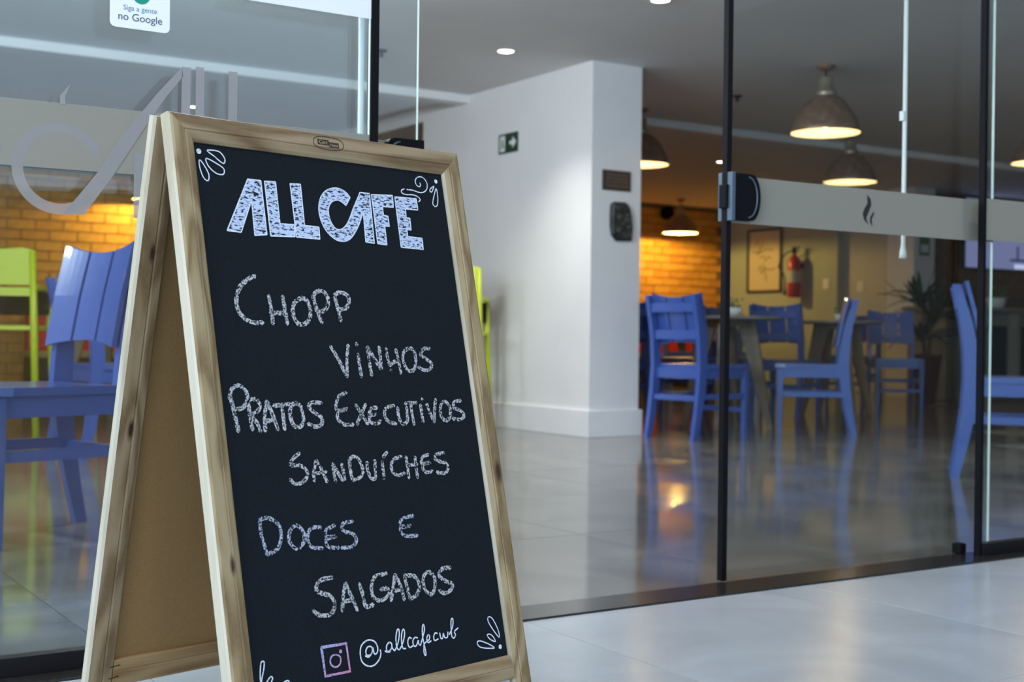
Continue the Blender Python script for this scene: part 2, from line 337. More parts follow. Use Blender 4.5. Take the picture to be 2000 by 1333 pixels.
# stroke lines of the lettering (board coordinates, metres) and of the film on the glass (x, z, metres)
LETTERS = {"chopp":[[[-0.1641,0.2108],[-0.1784,0.2043],[-0.1932,0.1921],[-0.2014,0.174],[-0.1999,0.1575],[-0.1906,0.1463],[-0.1757,0.1403],[-0.1598,0.1406]],[[-0.1436,0.1818],[-0.1422,0.1611],[-0.1419,0.1395]],[[-0.1186,0.1814],[-0.1173,0.1596],[-0.1158,0.1393]],[[-0.1442,0.1557],[-0.1204,0.1552]],[[-0.0863,0.1788],[-0.0991,0.1708],[-0.1033,0.1556],[-0.0981,0.1418],[-0.0869,0.1388],[-0.0755,0.1455],[-0.0702,0.1586],[-0.0727,0.1738],[-0.0798,0.179],[-0.0863,0.1788]],[[-0.0615,0.1818],[-0.0574,0.1611],[-0.0509,0.142]],[[-0.0628,0.1785],[-0.0573,0.1885],[-0.0447,0.1923],[-0.0351,0.1849],[-0.0342,0.1727],[-0.0425,0.1626],[-0.0537,0.159],[-0.0599,0.1621]],[[-0.0199,0.1832],[-0.0165,0.1644],[-0.014,0.1456]],[[-0.02,0.1861],[-0.0083,0.1907],[0.0049,0.1869],[0.0076,0.1773],[0.0004,0.167],[-0.0127,0.1627]]],"vinhos":[[[-0.04,0.1051],[-0.0277,0.084],[-0.0155,0.0579]],[[-0.0055,0.1075],[-0.0112,0.0851],[-0.0155,0.0579]],[[0.0122,0.0939],[0.0121,0.0762],[0.0133,0.0575]],[[0.0115,0.1102],[0.0122,0.1076]],[[0.0322,0.105],[0.0328,0.0828],[0.034,0.0595]],[[0.0322,0.105],[0.0445,0.085],[0.0545,0.0682]],[[0.0564,0.1051],[0.0563,0.0872],[0.0555,0.0693]],[[0.0708,0.1018],[0.071,0.0894],[0.0729,0.0748]],[[0.0905,0.1008],[0.0932,0.0826],[0.0953,0.0611]],[[0.0729,0.0748],[0.084,0.0804],[0.0915,0.0815]],[[0.1174,0.102],[0.1055,0.094],[0.1042,0.078],[0.1123,0.0654],[0.1249,0.0688],[0.1308,0.0848],[0.1275,0.0997],[0.1174,0.102]],[[0.1645,0.1022],[0.1505,0.101],[0.1426,0.0917],[0.1536,0.0847],[0.1643,0.0766],[0.158,0.0673],[0.1456,0.0663],[0.1343,0.071]],[[0.0745,0.0673],[0.0751,0.066]]],"pratos":[[[-0.2307,0.0325],[-0.2272,0.0136],[-0.2231,-0.0182]],[[-0.2322,0.0296],[-0.2259,0.0434],[-0.2148,0.0482],[-0.204,0.041],[-0.2015,0.0289],[-0.2094,0.017],[-0.2215,0.0134]],[[-0.201,0.0268],[-0.201,0.0088],[-0.1995,-0.0162]],[[-0.1999,0.0268],[-0.1903,0.0276],[-0.1817,0.0203],[-0.1853,0.0113],[-0.2003,0.0048]],[[-0.1992,0.0047],[-0.1901,-0.0076],[-0.1858,-0.0198]],[[-0.1773,-0.0191],[-0.1757,0.0019],[-0.1692,0.024]],[[-0.1692,0.024],[-0.1619,0.0055],[-0.1554,-0.018]],[[-0.1755,-0.0051],[-0.1595,-0.0037]],[[-0.158,0.0166],[-0.1431,0.0182],[-0.1281,0.0188]],[[-0.1432,0.0172],[-0.1433,-0.0012],[-0.1432,-0.0185]],[[-0.118,0.0196],[-0.1274,0.0147],[-0.1307,0.0004],[-0.1253,-0.0142],[-0.1128,-0.0147],[-0.1073,-0.0025],[-0.1099,0.0142],[-0.118,0.0196]],[[-0.0708,0.0183],[-0.0874,0.0198],[-0.0947,0.0137],[-0.087,0.0052],[-0.0741,-0.0036],[-0.0757,-0.014],[-0.0877,-0.0167],[-0.0998,-0.0121]]],"executivos":[[[-0.0209,0.0327],[-0.035,0.0281],[-0.0438,0.0144],[-0.0412,0.0058],[-0.0234,0.0078],[-0.0402,0.0037],[-0.0431,-0.0068],[-0.0325,-0.0157],[-0.0151,-0.0164]],[[-0.0049,0.0133],[0.0037,-0.001],[0.0136,-0.0164]],[[0.0144,0.0139],[0.0039,0.0001],[-0.0084,-0.0167]],[[0.0358,0.0078],[0.0244,0.007],[0.0187,-0.0025],[0.0327,-0.0019],[0.0197,-0.0047],[0.0196,-0.0134],[0.0302,-0.0171],[0.0407,-0.0131]],[[0.0717,0.0101],[0.0555,0.0072],[0.0499,-0.0036],[0.056,-0.0148],[0.0711,-0.0186]],[[0.0784,0.0065],[0.0785,-0.009],[0.084,-0.0191],[0.0947,-0.0162],[0.0971,-0.0029],[0.0974,0.0071]],[[0.0955,0.0127],[0.1074,0.0135],[0.1193,0.0132]],[[0.107,0.0113],[0.1072,-0.0044],[0.1085,-0.0212]],[[0.1276,0.0096],[0.1281,-0.0039],[0.1284,-0.0186]],[[0.1324,0.0194],[0.1332,0.0176]],[[0.1413,0.0104],[0.1461,-0.0045],[0.1525,-0.0188]],[[0.1619,0.0178],[0.1566,-0.0003],[0.1525,-0.0188]],[[0.1803,0.0139],[0.1708,0.005],[0.1695,-0.0099],[0.1788,-0.0182],[0.1896,-0.0106],[0.1912,0.0055],[0.1803,0.0139]],[[0.2181,0.0141],[0.2035,0.0121],[0.2001,0.0029],[0.2133,-0.0021],[0.2212,-0.0105],[0.2119,-0.0171],[0.1949,-0.0153]]],"sanduiches":[[[-0.1225,-0.0546],[-0.1341,-0.0614],[-0.1404,-0.069],[-0.1371,-0.0717],[-0.1236,-0.0725],[-0.1133,-0.0806],[-0.1139,-0.0905],[-0.1257,-0.0983],[-0.1378,-0.098],[-0.1443,-0.0909]],[[-0.101,-0.0969],[-0.1008,-0.0852],[-0.0936,-0.0675]],[[-0.0928,-0.0675],[-0.0861,-0.0799],[-0.0781,-0.0998]],[[-0.101,-0.0864],[-0.0774,-0.0848]],[[-0.0638,-0.0737],[-0.0636,-0.0876],[-0.0623,-0.1003]],[[-0.0632,-0.075],[-0.0557,-0.0881],[-0.0487,-0.1]],[[-0.0465,-0.0754],[-0.0451,-0.0875],[-0.0445,-0.099]],[[-0.0313,-0.0718],[-0.0317,-0.0846],[-0.0295,-0.1013]],[[-0.0329,-0.0717],[-0.0246,-0.0658],[-0.015,-0.0676],[-0.0087,-0.0796],[-0.0081,-0.0912],[-0.0167,-0.0984],[-0.0295,-0.1013]],[[0.0027,-0.0758],[0.0016,-0.088],[0.0077,-0.1013],[0.0156,-0.0993],[0.0169,-0.0864],[0.0183,-0.0734]],[[0.0331,-0.0763],[0.0324,-0.09],[0.0327,-0.1037]],[[0.036,-0.0692],[0.0449,-0.0625]],[[0.0731,-0.0707],[0.0567,-0.0744],[0.0499,-0.0832],[0.0515,-0.0938],[0.0609,-0.0997],[0.0753,-0.0974]],[[0.0825,-0.0719],[0.0832,-0.0879],[0.0828,-0.1052]],[[0.1011,-0.0729],[0.1008,-0.089],[0.1012,-0.1064]],[[0.0846,-0.0853],[0.1042,-0.0852]],[[0.1304,-0.0712],[0.118,-0.0739],[0.113,-0.0817],[0.1168,-0.0853],[0.1317,-0.0835],[0.1166,-0.0866],[0.1152,-0.0939],[0.1215,-0.0991],[0.1345,-0.0979]],[[0.1648,-0.0703],[0.1487,-0.0715],[0.1429,-0.078],[0.1521,-0.0833],[0.1662,-0.0876],[0.1692,-0.096],[0.1595,-0.1029],[0.1432,-0.1005]]],"doces":[[[-0.2048,-0.1446],[-0.2045,-0.167],[-0.1985,-0.1939]],[[-0.2048,-0.1446],[-0.1902,-0.1433],[-0.1738,-0.1541],[-0.1711,-0.1704],[-0.18,-0.188],[-0.1985,-0.1939]],[[-0.143,-0.1584],[-0.1558,-0.1666],[-0.1578,-0.181],[-0.1477,-0.1914],[-0.1352,-0.1861],[-0.1313,-0.1703],[-0.143,-0.1584]],[[-0.0998,-0.1652],[-0.1169,-0.1649],[-0.1254,-0.1763],[-0.1208,-0.1916],[-0.101,-0.1959]],[[-0.0736,-0.1649],[-0.0902,-0.1702],[-0.0916,-0.1797],[-0.0744,-0.1814],[-0.0922,-0.1837],[-0.0904,-0.1948],[-0.0717,-0.1982]],[[-0.0393,-0.1625],[-0.0574,-0.1637],[-0.0592,-0.1746],[-0.0422,-0.1805],[-0.0366,-0.1908],[-0.047,-0.1994],[-0.0665,-0.1988]],[[0.0812,-0.1649],[0.0593,-0.1673],[0.0515,-0.1782],[0.0746,-0.1798],[0.0529,-0.1812],[0.0585,-0.1933],[0.0855,-0.196]]],"salgados":[[[-0.0903,-0.2397],[-0.1112,-0.2411],[-0.1211,-0.2506],[-0.1171,-0.2577],[-0.0978,-0.2656],[-0.0911,-0.2785],[-0.0999,-0.2907],[-0.1186,-0.2906],[-0.1308,-0.2823]],[[-0.079,-0.2896],[-0.0737,-0.2674],[-0.0676,-0.2506]],[[-0.0676,-0.2506],[-0.0599,-0.2693],[-0.0512,-0.2922]],[[-0.0752,-0.2767],[-0.0558,-0.2766]],[[-0.0416,-0.2552],[-0.0372,-0.2723],[-0.0346,-0.289],[-0.02,-0.2888]],[[0.013,-0.2467],[-0.0096,-0.2482],[-0.019,-0.2609],[-0.0181,-0.2775],[-0.0047,-0.2849],[0.0112,-0.2786],[0.011,-0.2689],[-0.0019,-0.2686]],[[0.0153,-0.2875],[0.0223,-0.2689],[0.0293,-0.2501]],[[0.0293,-0.2501],[0.0376,-0.268],[0.0413,-0.2897]],[[0.0213,-0.2744],[0.0385,-0.2732]],[[0.0477,-0.2537],[0.0502,-0.2725],[0.0528,-0.2898]],[[0.0477,-0.2537],[0.0683,-0.2577],[0.0753,-0.2728],[0.067,-0.286],[0.0528,-0.2898]],[[0.0966,-0.2539],[0.085,-0.2626],[0.0858,-0.2799],[0.0961,-0.2884],[0.1052,-0.2824],[0.1086,-0.264],[0.0966,-0.2539]],[[0.1453,-0.2529],[0.1269,-0.2531],[0.119,-0.2624],[0.1312,-0.2726],[0.1444,-0.2787],[0.1407,-0.287],[0.1257,-0.2909],[0.1147,-0.2851]]],"handle":[[[-0.047,-0.3599],[-0.0406,-0.3624],[-0.0334,-0.3563],[-0.0331,-0.3494],[-0.0398,-0.3477],[-0.0449,-0.353],[-0.0439,-0.359],[-0.0373,-0.36],[-0.0321,-0.3551],[-0.0309,-0.3502],[-0.0295,-0.3599],[-0.0241,-0.3586],[-0.022,-0.3523],[-0.0249,-0.3438],[-0.0329,-0.3389],[-0.0426,-0.3389],[-0.0522,-0.3446],[-0.0559,-0.3556],[-0.054,-0.3674],[-0.0447,-0.375],[-0.0332,-0.3759],[-0.0224,-0.3698],[-0.0175,-0.3618],[-0.0177,-0.3559]],[[-0.0088,-0.3588],[-0.0042,-0.3611],[0.0034,-0.3579],[0.0056,-0.3508],[0.0011,-0.3479],[-0.0046,-0.3522],[-0.0049,-0.3595],[0.0003,-0.3615],[0.0054,-0.3552],[0.0062,-0.3576],[0.0097,-0.3618]],[[0.0097,-0.3618],[0.0173,-0.3527],[0.0226,-0.3401],[0.023,-0.332],[0.0199,-0.3322],[0.016,-0.3406],[0.0144,-0.3522],[0.0161,-0.3599],[0.0199,-0.3613]],[[0.0199,-0.3613],[0.0274,-0.3528],[0.0329,-0.3417],[0.0334,-0.3343],[0.0302,-0.3338],[0.0267,-0.3422],[0.0252,-0.3539],[0.027,-0.3609],[0.032,-0.3617]],[[0.0456,-0.3489],[0.0418,-0.3468],[0.0379,-0.3514],[0.0377,-0.3582],[0.0412,-0.3617],[0.0467,-0.3596]],[[0.0578,-0.35],[0.0529,-0.3485],[0.0479,-0.353],[0.0486,-0.3606],[0.0538,-0.3607],[0.0587,-0.354],[0.0587,-0.3585],[0.0618,-0.362]],[[0.0618,-0.362],[0.0679,-0.3516],[0.0738,-0.3404],[0.0737,-0.332],[0.0705,-0.3353],[0.0685,-0.3487],[0.0698,-0.364],[0.071,-0.3748],[0.0689,-0.3782],[0.0672,-0.3726],[0.0691,-0.3624],[0.074,-0.3586]],[[0.074,-0.3586],[0.0808,-0.3559],[0.0828,-0.3509],[0.08,-0.3489],[0.0764,-0.3537],[0.078,-0.36],[0.0845,-0.3587]],[[0.0991,-0.3495],[0.0951,-0.3482],[0.091,-0.3529],[0.0919,-0.3591],[0.0996,-0.358]],[[0.1044,-0.3496],[0.1051,-0.3574],[0.1093,-0.358],[0.1116,-0.3515],[0.1137,-0.3579],[0.1191,-0.358],[0.1216,-0.3506]],[[0.124,-0.3549],[0.1326,-0.3446],[0.1356,-0.3349],[0.1341,-0.3315],[0.1312,-0.335],[0.1293,-0.3472],[0.1288,-0.3587],[0.1326,-0.3616],[0.1367,-0.3576],[0.1356,-0.352],[0.1441,-0.3478]]],"camera_icon":[[[-0.1243,-0.3352],[-0.0793,-0.3367],[-0.0782,-0.3768],[-0.1232,-0.3761],[-0.1243,-0.3352]]],"camera_ring":[[[-0.1009,-0.3493],[-0.1074,-0.35],[-0.1114,-0.3557],[-0.1106,-0.3621],[-0.1039,-0.3664],[-0.0962,-0.3646],[-0.0926,-0.3581],[-0.0943,-0.3521],[-0.1009,-0.3493]]],"drops":[[[0.2309,-0.3756],[0.231,-0.364],[0.2221,-0.3451],[0.2137,-0.3406],[0.2113,-0.3467],[0.2188,-0.3606],[0.2309,-0.3756]],[[0.2215,-0.381],[0.2165,-0.3714],[0.2093,-0.3674],[0.205,-0.3689],[0.2109,-0.3761],[0.2215,-0.381]],[[0.2171,-0.3906],[0.205,-0.3823],[0.1881,-0.3749],[0.181,-0.3762],[0.1842,-0.383],[0.1969,-0.3877],[0.2171,-0.3906]],[[-0.2371,0.3805],[-0.2383,0.3699],[-0.2338,0.3543],[-0.2266,0.3504],[-0.2242,0.3599],[-0.2303,0.3731],[-0.2371,0.3805]],[[-0.2252,0.3841],[-0.2239,0.3738],[-0.2123,0.3635],[-0.1995,0.3625],[-0.1971,0.3709],[-0.208,0.3779],[-0.2252,0.3841]],[[-0.2225,0.3961],[-0.2118,0.3892],[-0.1974,0.3796],[-0.1934,0.3866],[-0.2006,0.3963],[-0.2133,0.3979],[-0.2225,0.3961]],[[0.1931,0.3867],[0.1936,0.3826],[0.1904,0.3799],[0.1848,0.3823],[0.1827,0.3886],[0.1871,0.3949],[0.1959,0.3979],[0.2038,0.3954],[0.2092,0.3877],[0.2074,0.378],[0.1994,0.3714],[0.1885,0.3698],[0.1755,0.3721],[0.1615,0.3725]],[[0.1557,0.3729],[0.1494,0.3702],[0.1493,0.3655],[0.1577,0.3634],[0.1726,0.3642],[0.1841,0.3617],[0.1884,0.3569],[0.184,0.353]],[[0.2245,0.3838],[0.2159,0.3788],[0.2136,0.3745],[0.2171,0.373],[0.221,0.3775],[0.2245,0.3838]],[[0.2292,0.3801],[0.221,0.3651],[0.2164,0.3529],[0.2208,0.3479],[0.2268,0.3514],[0.2301,0.3647],[0.2292,0.3801]],[[-0.2322,-0.3743],[-0.2331,-0.3592],[-0.2311,-0.3464],[-0.229,-0.3393],[-0.2262,-0.3376],[-0.2239,-0.3401],[-0.2263,-0.3501],[-0.2302,-0.3597],[-0.2324,-0.3696],[-0.2265,-0.3754]],[[-0.227,-0.3706],[-0.2189,-0.3622],[-0.2148,-0.3606],[-0.2131,-0.3632],[-0.2176,-0.3699],[-0.2231,-0.376]],[[-0.2032,-0.3772],[-0.194,-0.3713],[-0.1874,-0.3711],[-0.1851,-0.3762]]]}
BLOCKS = {"A":[[-0.1569,0.3593],[-0.1334,0.3592],[-0.1339,0.2754],[-0.1559,0.2729],[-0.1543,0.3277],[-0.1796,0.276],[-0.2036,0.2772]],"L1":[[-0.1267,0.3589],[-0.1066,0.3599],[-0.1076,0.2939],[-0.0809,0.2944],[-0.0824,0.2755],[-0.1273,0.2739]],"L2":[[-0.0793,0.3596],[-0.0597,0.3605],[-0.0615,0.2944],[-0.0341,0.2939],[-0.0351,0.2747],[-0.0795,0.2752]],"CA":[[0.0361,0.3477],[0.0298,0.3549],[0.0185,0.36],[0.0053,0.3604],[-0.01,0.3551],[-0.0221,0.3441],[-0.0292,0.3272],[-0.0295,0.312],[-0.0243,0.2952],[-0.0145,0.283],[-0.0013,0.2752],[0.013,0.274],[0.0258,0.2792],[0.0369,0.2898],[0.0473,0.3038],[0.0598,0.3259],[0.0587,0.3024],[0.057,0.2758],[0.0747,0.2747],[0.0781,0.3578],[0.0582,0.3581],[0.0516,0.3475],[0.0408,0.331],[0.0298,0.3124],[0.0197,0.2995],[0.008,0.2927],[-0.0022,0.2947],[-0.0097,0.306],[-0.0114,0.32],[-0.0078,0.3312],[0.0007,0.339],[0.0116,0.3411],[0.0203,0.3375],[0.0257,0.3335]],"F":[[0.0821,0.3564],[0.1271,0.3589],[0.1258,0.3387],[0.1022,0.3384],[0.1018,0.3237],[0.1115,0.3222],[0.1114,0.3052],[0.1016,0.3056],[0.101,0.2736],[0.0816,0.2746]],"E":[[0.1319,0.357],[0.1796,0.3578],[0.1799,0.3386],[0.1517,0.338],[0.1512,0.3225],[0.1592,0.3225],[0.1585,0.3024],[0.1491,0.3028],[0.1491,0.2903],[0.1805,0.2895],[0.18,0.2705],[0.1313,0.2715]]}
DOTS = [["icon",[-0.0911,-0.3462],0.0028],["br",[0.2306,-0.3909],0.0036],["tl",[-0.2368,0.3937],0.0042],["tr",[0.2308,0.3928],0.0036]]
FILM = {"diag":[[0.6488,0.8301],[0.7029,0.9089],[0.7365,0.9638],[0.7763,1.0278],[0.7974,1.0598],[0.8306,1.1032],[0.8284,1.1213],[0.7798,1.0636],[0.7191,0.9841],[0.673,0.9103],[0.6366,0.8619],[0.6097,0.8287]],"a_leg":[[0.8284,1.1213],[0.8454,1.1214],[0.8443,1.0414],[0.8422,0.9585],[0.8252,0.957],[0.8273,1.0397]],"l1":[[0.8554,1.1246],[0.8715,1.1246],[0.8724,0.961],[0.8552,0.9596]],"l2":[[0.9207,1.1235],[0.9384,1.1237],[0.9381,0.9666],[0.9205,0.9651]],"leg2":[[0.7385,0.9497],[0.7626,0.9498],[0.7629,0.8282],[0.7389,0.8297]],"steam":[[0.6226,1.066],[0.612,1.0407],[0.614,1.0261],[0.604,1.0269],[0.603,1.0416]]}
STEAM = [[[2.7557,1.0139],[2.7704,1.0011],[2.7725,0.9862],[2.7621,0.9655],[2.7533,0.95],[2.7609,0.9329],[2.7444,0.9469],[2.7398,0.9617],[2.7457,0.9745],[2.758,0.9903]],[[2.783,0.9705],[2.7839,0.9618],[2.7751,0.9487],[2.7773,0.9288],[2.768,0.9408],[2.7688,0.9534]]]

# ------------------------------------------------------------------ the setting
HC = 2.30            # ceiling height
# floors: slab of grout with every tile laid on it
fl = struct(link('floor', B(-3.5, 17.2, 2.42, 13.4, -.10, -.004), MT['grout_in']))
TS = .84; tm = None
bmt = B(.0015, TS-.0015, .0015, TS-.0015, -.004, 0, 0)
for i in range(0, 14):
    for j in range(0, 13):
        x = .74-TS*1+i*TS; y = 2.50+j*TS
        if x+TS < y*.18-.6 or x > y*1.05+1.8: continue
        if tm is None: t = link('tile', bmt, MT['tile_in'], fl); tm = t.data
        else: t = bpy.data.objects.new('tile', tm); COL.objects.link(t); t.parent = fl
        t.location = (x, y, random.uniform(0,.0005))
fe = struct(link('floor_exterior', B(-14, 14, -14, 2.40, -.10, -.004), MT['grout_out'])); tm = None
bmt = B(.0012, TS-.0012, .0012, TS-.0012, -.004, 0, 0)
for i in range(0, 7):
    for j in range(0, 4):
        x = .74-TS*3+i*TS; y = 2.378-TS*(j+1)
        if tm is None: t = link('tile', bmt, MT['tile_out'], fe); tm = t.data
        else: t = bpy.data.objects.new('tile', tm); COL.objects.link(t); t.parent = fe
        t.location = (x, y, 0)
# paving beyond the counted tiles
bm = bmesh.new()
for i in range(-16, 17):
    for j in range(-1, 16):
        x = .74+i*TS; y = 2.378-TS*(j+1)
        if -3 <= i <= 3 and 0 <= j <= 3: continue
        if j < 0: continue
        box(bm, x+.0012, x+TS-.0012, y+.0012, y+TS-.0012, -.004, 0)
pv = link('tile_field', bm, MT['tile_out'], fe); pv['kind'] = 'stuff'
struct(link('trim_1', B(-3.5, 17.2, 2.380, 2.502, -.004, .004, .001), MT['granite']), 'black granite threshold strip under the glass front')

struct(link('ceiling', B(-3.5, 17.2, 2.42, 13.4, HC, HC+.2), MT['ceil']))
struct(link('wall_front', B(-3.5, 17.2, 2.40, 2.60, HC, 4.2), MT['bluewall']))
wb = struct(link('wall_back', B(-3.5, 11.95, 13.06, 13.35, 0, HC), MT['mortar']))
# bricks one by one where the photograph shows them
bx, bz = .262, .098; meshes = []
for k, mm in enumerate(('brick_a','brick_b','brick_c')):
    b_ = link('brick', B(.005, bx-.005, 0, .022, .005, bz-.005, .002), MT[mm], wb); meshes.append(b_.data); bpy.data.objects.remove(b_)
cnt = 0
for r in range(8, 24):
    if r*bz+bz > HC: continue
    off = 0 if r % 2 else bx/2
    for x0, x1 in ((2.35,4.45),(9.9,11.75)):
        x = x0 - off
        while x < x1 - bx*.4:
            if cnt < 298 and x + bx <= 11.76:
                o = bpy.data.objects.new('brick', random.choice(meshes)); COL.objects.link(o); o.parent = wb
                o.location = (x, 13.040 - random.uniform(0,.006), r*bz); cnt += 1
            x += bx
bm = bmesh.new()
for r in range(0, 23):
    off = 0 if r % 2 else bx/2
    x = -3.4 - off
    while x + bx < 11.75:
        inside = r >= 8 and ((2.35-off-.01 <= x < 4.45-bx*.4) or (9.9-off-.01 <= x < 11.75-bx*.4))
        if not inside: box(bm, x+.005, x+bx-.005, 13.040, 13.062, r*bz+.005, r*bz+bz-.005)
        x += bx
o = link('brick_field', bm, MT['brick_b'], wb); o['kind'] = 'stuff'

struct(link('wall_left', B(-3.7, -3.5, 2.42, 13.4, 0, HC), MT['white']))
# white partition with its baseboard
struct(link('wall_partition', B(4.762, 5.142, 6.496, 8.62, 0, HC), MT['white']))
bm = bmesh.new(); box(bm, 4.742, 5.162, 6.476, 8.62, 0, .165, .004)
struct(link('baseboard_partition', bm, MT['white']))
struct(link('trim_2', B(4.762, 5.142, 8.62, 13.04, 2.20, HC), MT['white']), 'white beam running on from the partition')
struct(link('trim_3', B(4.79, 5.11, 8.62, 8.70, 0, 2.20), MT['darkwood']), 'dark wooden jamb at the end of the partition')
# stepped ceiling moulding across the room
bm = bmesh.new(); box(bm, -3.5, 11.75, 7.96, 8.10, HC-.055, HC); box(bm, -3.5, 11.75, 8.10, 8.20, HC-.025, HC)
struct(link('trim_4', bm, MT['white']), 'white stepped moulding across the ceiling')
# right side
struct(link('wall_right', B(11.75, 11.95, 11.08, 13.06, 0, HC), MT['cream']))
struct(link('wall_recess', B(11.85, 12.0, 10.10, 11.08, 0, HC), MT['greywall']))
struct(link('wall_pier', B(11.52, 11.86, 9.75, 10.12, 0, HC), MT['white']))
wbr = struct(link('wall_bar', B(11.86, 17.2, 10.02, 10.2, 0, HC), MT['mortar']))
bm = bmesh.new()
for r in range(0, 23):
    x = 11.87 - (0 if r % 2 else bx/2) + bx/2
    while x + bx < 17.1:
        box(bm, x+.005, x+bx-.005, 10.0, 10.022, r*bz+.005, r*bz+bz-.005); x += bx
o = link('brick_field', bm, MT['brick_dark'], wbr); o['kind'] = 'stuff'
struct(link('wall_far_right', B(17.0, 17.2, 2.42, 10.2, 0, HC), MT['greywall']))

struct(link('added_dark_wall', B(6.6, 6.8, -8, 2.40, 0, 3.0), MT['umber']))  # unseen wall added so the right panes reflect something dark
# unseen canopy with round lamps, added to brighten the pavement
struct(link('added_canopy', B(-7, 6.8, -3.2, 2.40, 3.0, 3.15), MT['white']))  # added canopy slab, carries the fill lamps and cuts off the upper sky
for x in (-3.4, 0.2, 3.8):
    for y in (-1.6, 1.0):
        o = empty('added_porch_lamp', (x, y, 3.0)); bm = bmesh.new(); lathe(bm, [(0,-.03),(.14,-.03),(.155,-.02),(.16,-.001),(0,-.001)], 28); link('diffuser', bm, MT['porch'], o)
        tag(o, 'added round fill lamp over the pavement, out of view', 'ceiling light', 'added round fill lamps over the pavement')
        light('porch_fill_light', 'AREA', (x,y,2.96), PORCH_FILL, (1,.96,.90), shape='DISK', size=.3)
# ------------------------------------------------------------------ glass front
def pane(name, x0, x1, y, z0, z1, parent, t=.008):
    bm = B(x0, x1, y-t/2, y+t/2, z0, z1)
    for f in bm.faces:
        if abs(f.normal.y) < .5: f.material_index = 1
    bm.normal_update()
    for f in bm.faces: f.material_index = 1 if abs(f.normal.x) > .5 else 0
    return link(name, bm, [MT['glass'], MT['edge']], parent)
def band(parent, x0, x1, y):
    o = link('frosted_band', B(x0, x1, y-.0006, y-.0002, .910, 1.029), MT['film'], parent); return o
Z1 = HC
w1 = struct(empty('window_1', (0,0,0)), 'fixed glass pane at left with frosted logo')
pane('pane', -3.4, 1.225, 2.45, .012, Z1, w1); band(w1, -3.4, 1.225, 2.4455)
link('seal', B(1.2255, 1.2425, 2.440, 2.460, .0, Z1), MT['rubber'], w1)
bm = B(-3.4, 1.2255, 2.435, 2.465, .004, .038, .001); link('channel', bm, MT['black_metal'], w1)
def front(u, v, wd): return (u, 2.4448 - wd, v)
bm = bmesh.new(); cx, cz = .6045, .911
seg = 64; R1, R2 = .083, .0635
a0, a1 = math.radians(22), math.radians(318)
vo = []; vi = []
for i in range(seg+1):
    a = a0 + (a1-a0)*i/seg
    vo.append(bm.verts.new(front(cx+R1*math.cos(a), cz+R1*math.sin(a), 0))); vi.append(bm.verts.new(front(cx+R2*math.cos(a), cz+R2*math.sin(a), 0)))
for i in range(seg): bm.faces.new((vo[i], vo[i+1], vi[i+1], vi[i]))
link('logo_ring', bm, MT['film2'], w1)
for k, nm in (('diag','logo_stroke'),('a_leg','logo_stroke'),('l1','logo_stroke'),('l2','logo_stroke'),('leg2','logo_stroke'),('steam','logo_stroke')):
    bm = bmesh.new(); prism(bm, FILM[k], 2.4442 if k != 'leg2' else 2.4438, 2.4438 if k != 'leg2' else 2.4434); link(nm, bm, MT['film2'], w1)
w2 = struct(empty('window_2', (0,0,0)), 'fixed glass pane at right with frosted band')
pane('pane', 3.190, 7.5, 2.45, .012, Z1, w2); band(w2, 3.19, 7.5, 2.4455)
link('seal', B(3.178, 3.189, 2.440, 2.460, 0, Z1), MT['rubber'], w2)
link('channel', B(3.189, 7.5, 2.435, 2.465, .004, .038, .001), MT['black_metal'], w2)
struct(link('wall_front_right', B(7.5, 17.2, 2.42, 2.6, 0, HC), MT['white']))
# sliding leaves
d1 = struct(empty('door_1', (0,0,0)), 'left sliding glass door leaf pushed behind the fixed pane')
pane('pane', .30, 1.366, 2.50, .008, Z1, d1); band(d1, .30, 1.366, 2.4955)
d2 = struct(empty('door_2', (0,0,0)), 'right sliding glass door leaf with black lock and frosted band')
pane('pane', 2.262, 3.292, 2.50, .008, Z1, d2); band(d2, 2.262, 3.292, 2.4955)
link('seal', B(2.246, 2.262, 2.492, 2.510, .008, Z1), MT['rubber'], d2)
def door_y(u, v, wd): return (u, 2.494 - wd, v)
for st in STEAM:
    bm = bmesh.new(); prism(bm, st, 2.4944, 2.4940); link('steam_mark', bm, MT['film_dark'], d2)
def lock(parent, x, sgn, metal):
    L = []
    w_, h_ = .100, .118; zc = .975
    for i in range(17):
        a = -PI/2 + PI*i/16
        L.append((x + sgn*(w_-.030 + .030*math.cos(a)), zc + (h_/2)*math.sin(a)*(1 if abs(math.sin(a))<1 else 1)))
    pts = [(x, zc-h_/2)] + L + [(x, zc+h_/2)]
    bm = bmesh.new(); prism(bm, pts, 2.478, 2.522)
    o = link('lock_body', bm, MT['blackp'], parent)
    arc = []
    for i in range(17):
        a = -PI/2 + PI*i/16; arc.append((x+sgn*(w_-.030-.012+.030*math.cos(a)), zc+(h_/2-.008)*math.sin(a)))
    bm = bmesh.new(); tube(bm, [(p[0], 2.4775, p[1]) for p in arc], .0018, 6); link('lock_bead', bm, MT['silver'], o)
    if not metal: return
    bm = B(min(x-.001*sgn, x+.011*sgn)-.0, max(x-.001*sgn, x+.011*sgn), 2.4745, 2.5255, zc-h_/2-.002, zc+h_/2+.002, .001); link('lock_plate', bm, MT['silver'], o)
    bm = B(min(x-.001*sgn, x-.010*sgn), max(x-.001*sgn, x-.010*sgn), 2.486, 2.514, zc-.03, zc+.03, .003); link('strike_latch', bm, MT['blackp'], o)
lock(d2, 2.249, 1, True); lock(d1, 1.372, -1, False)
tag(link('door_guide', B(3.150, 3.178, 2.485, 2.515, .004, .034, .004), MT['rubber']), 'small black door guide block on the granite threshold', 'door guide')
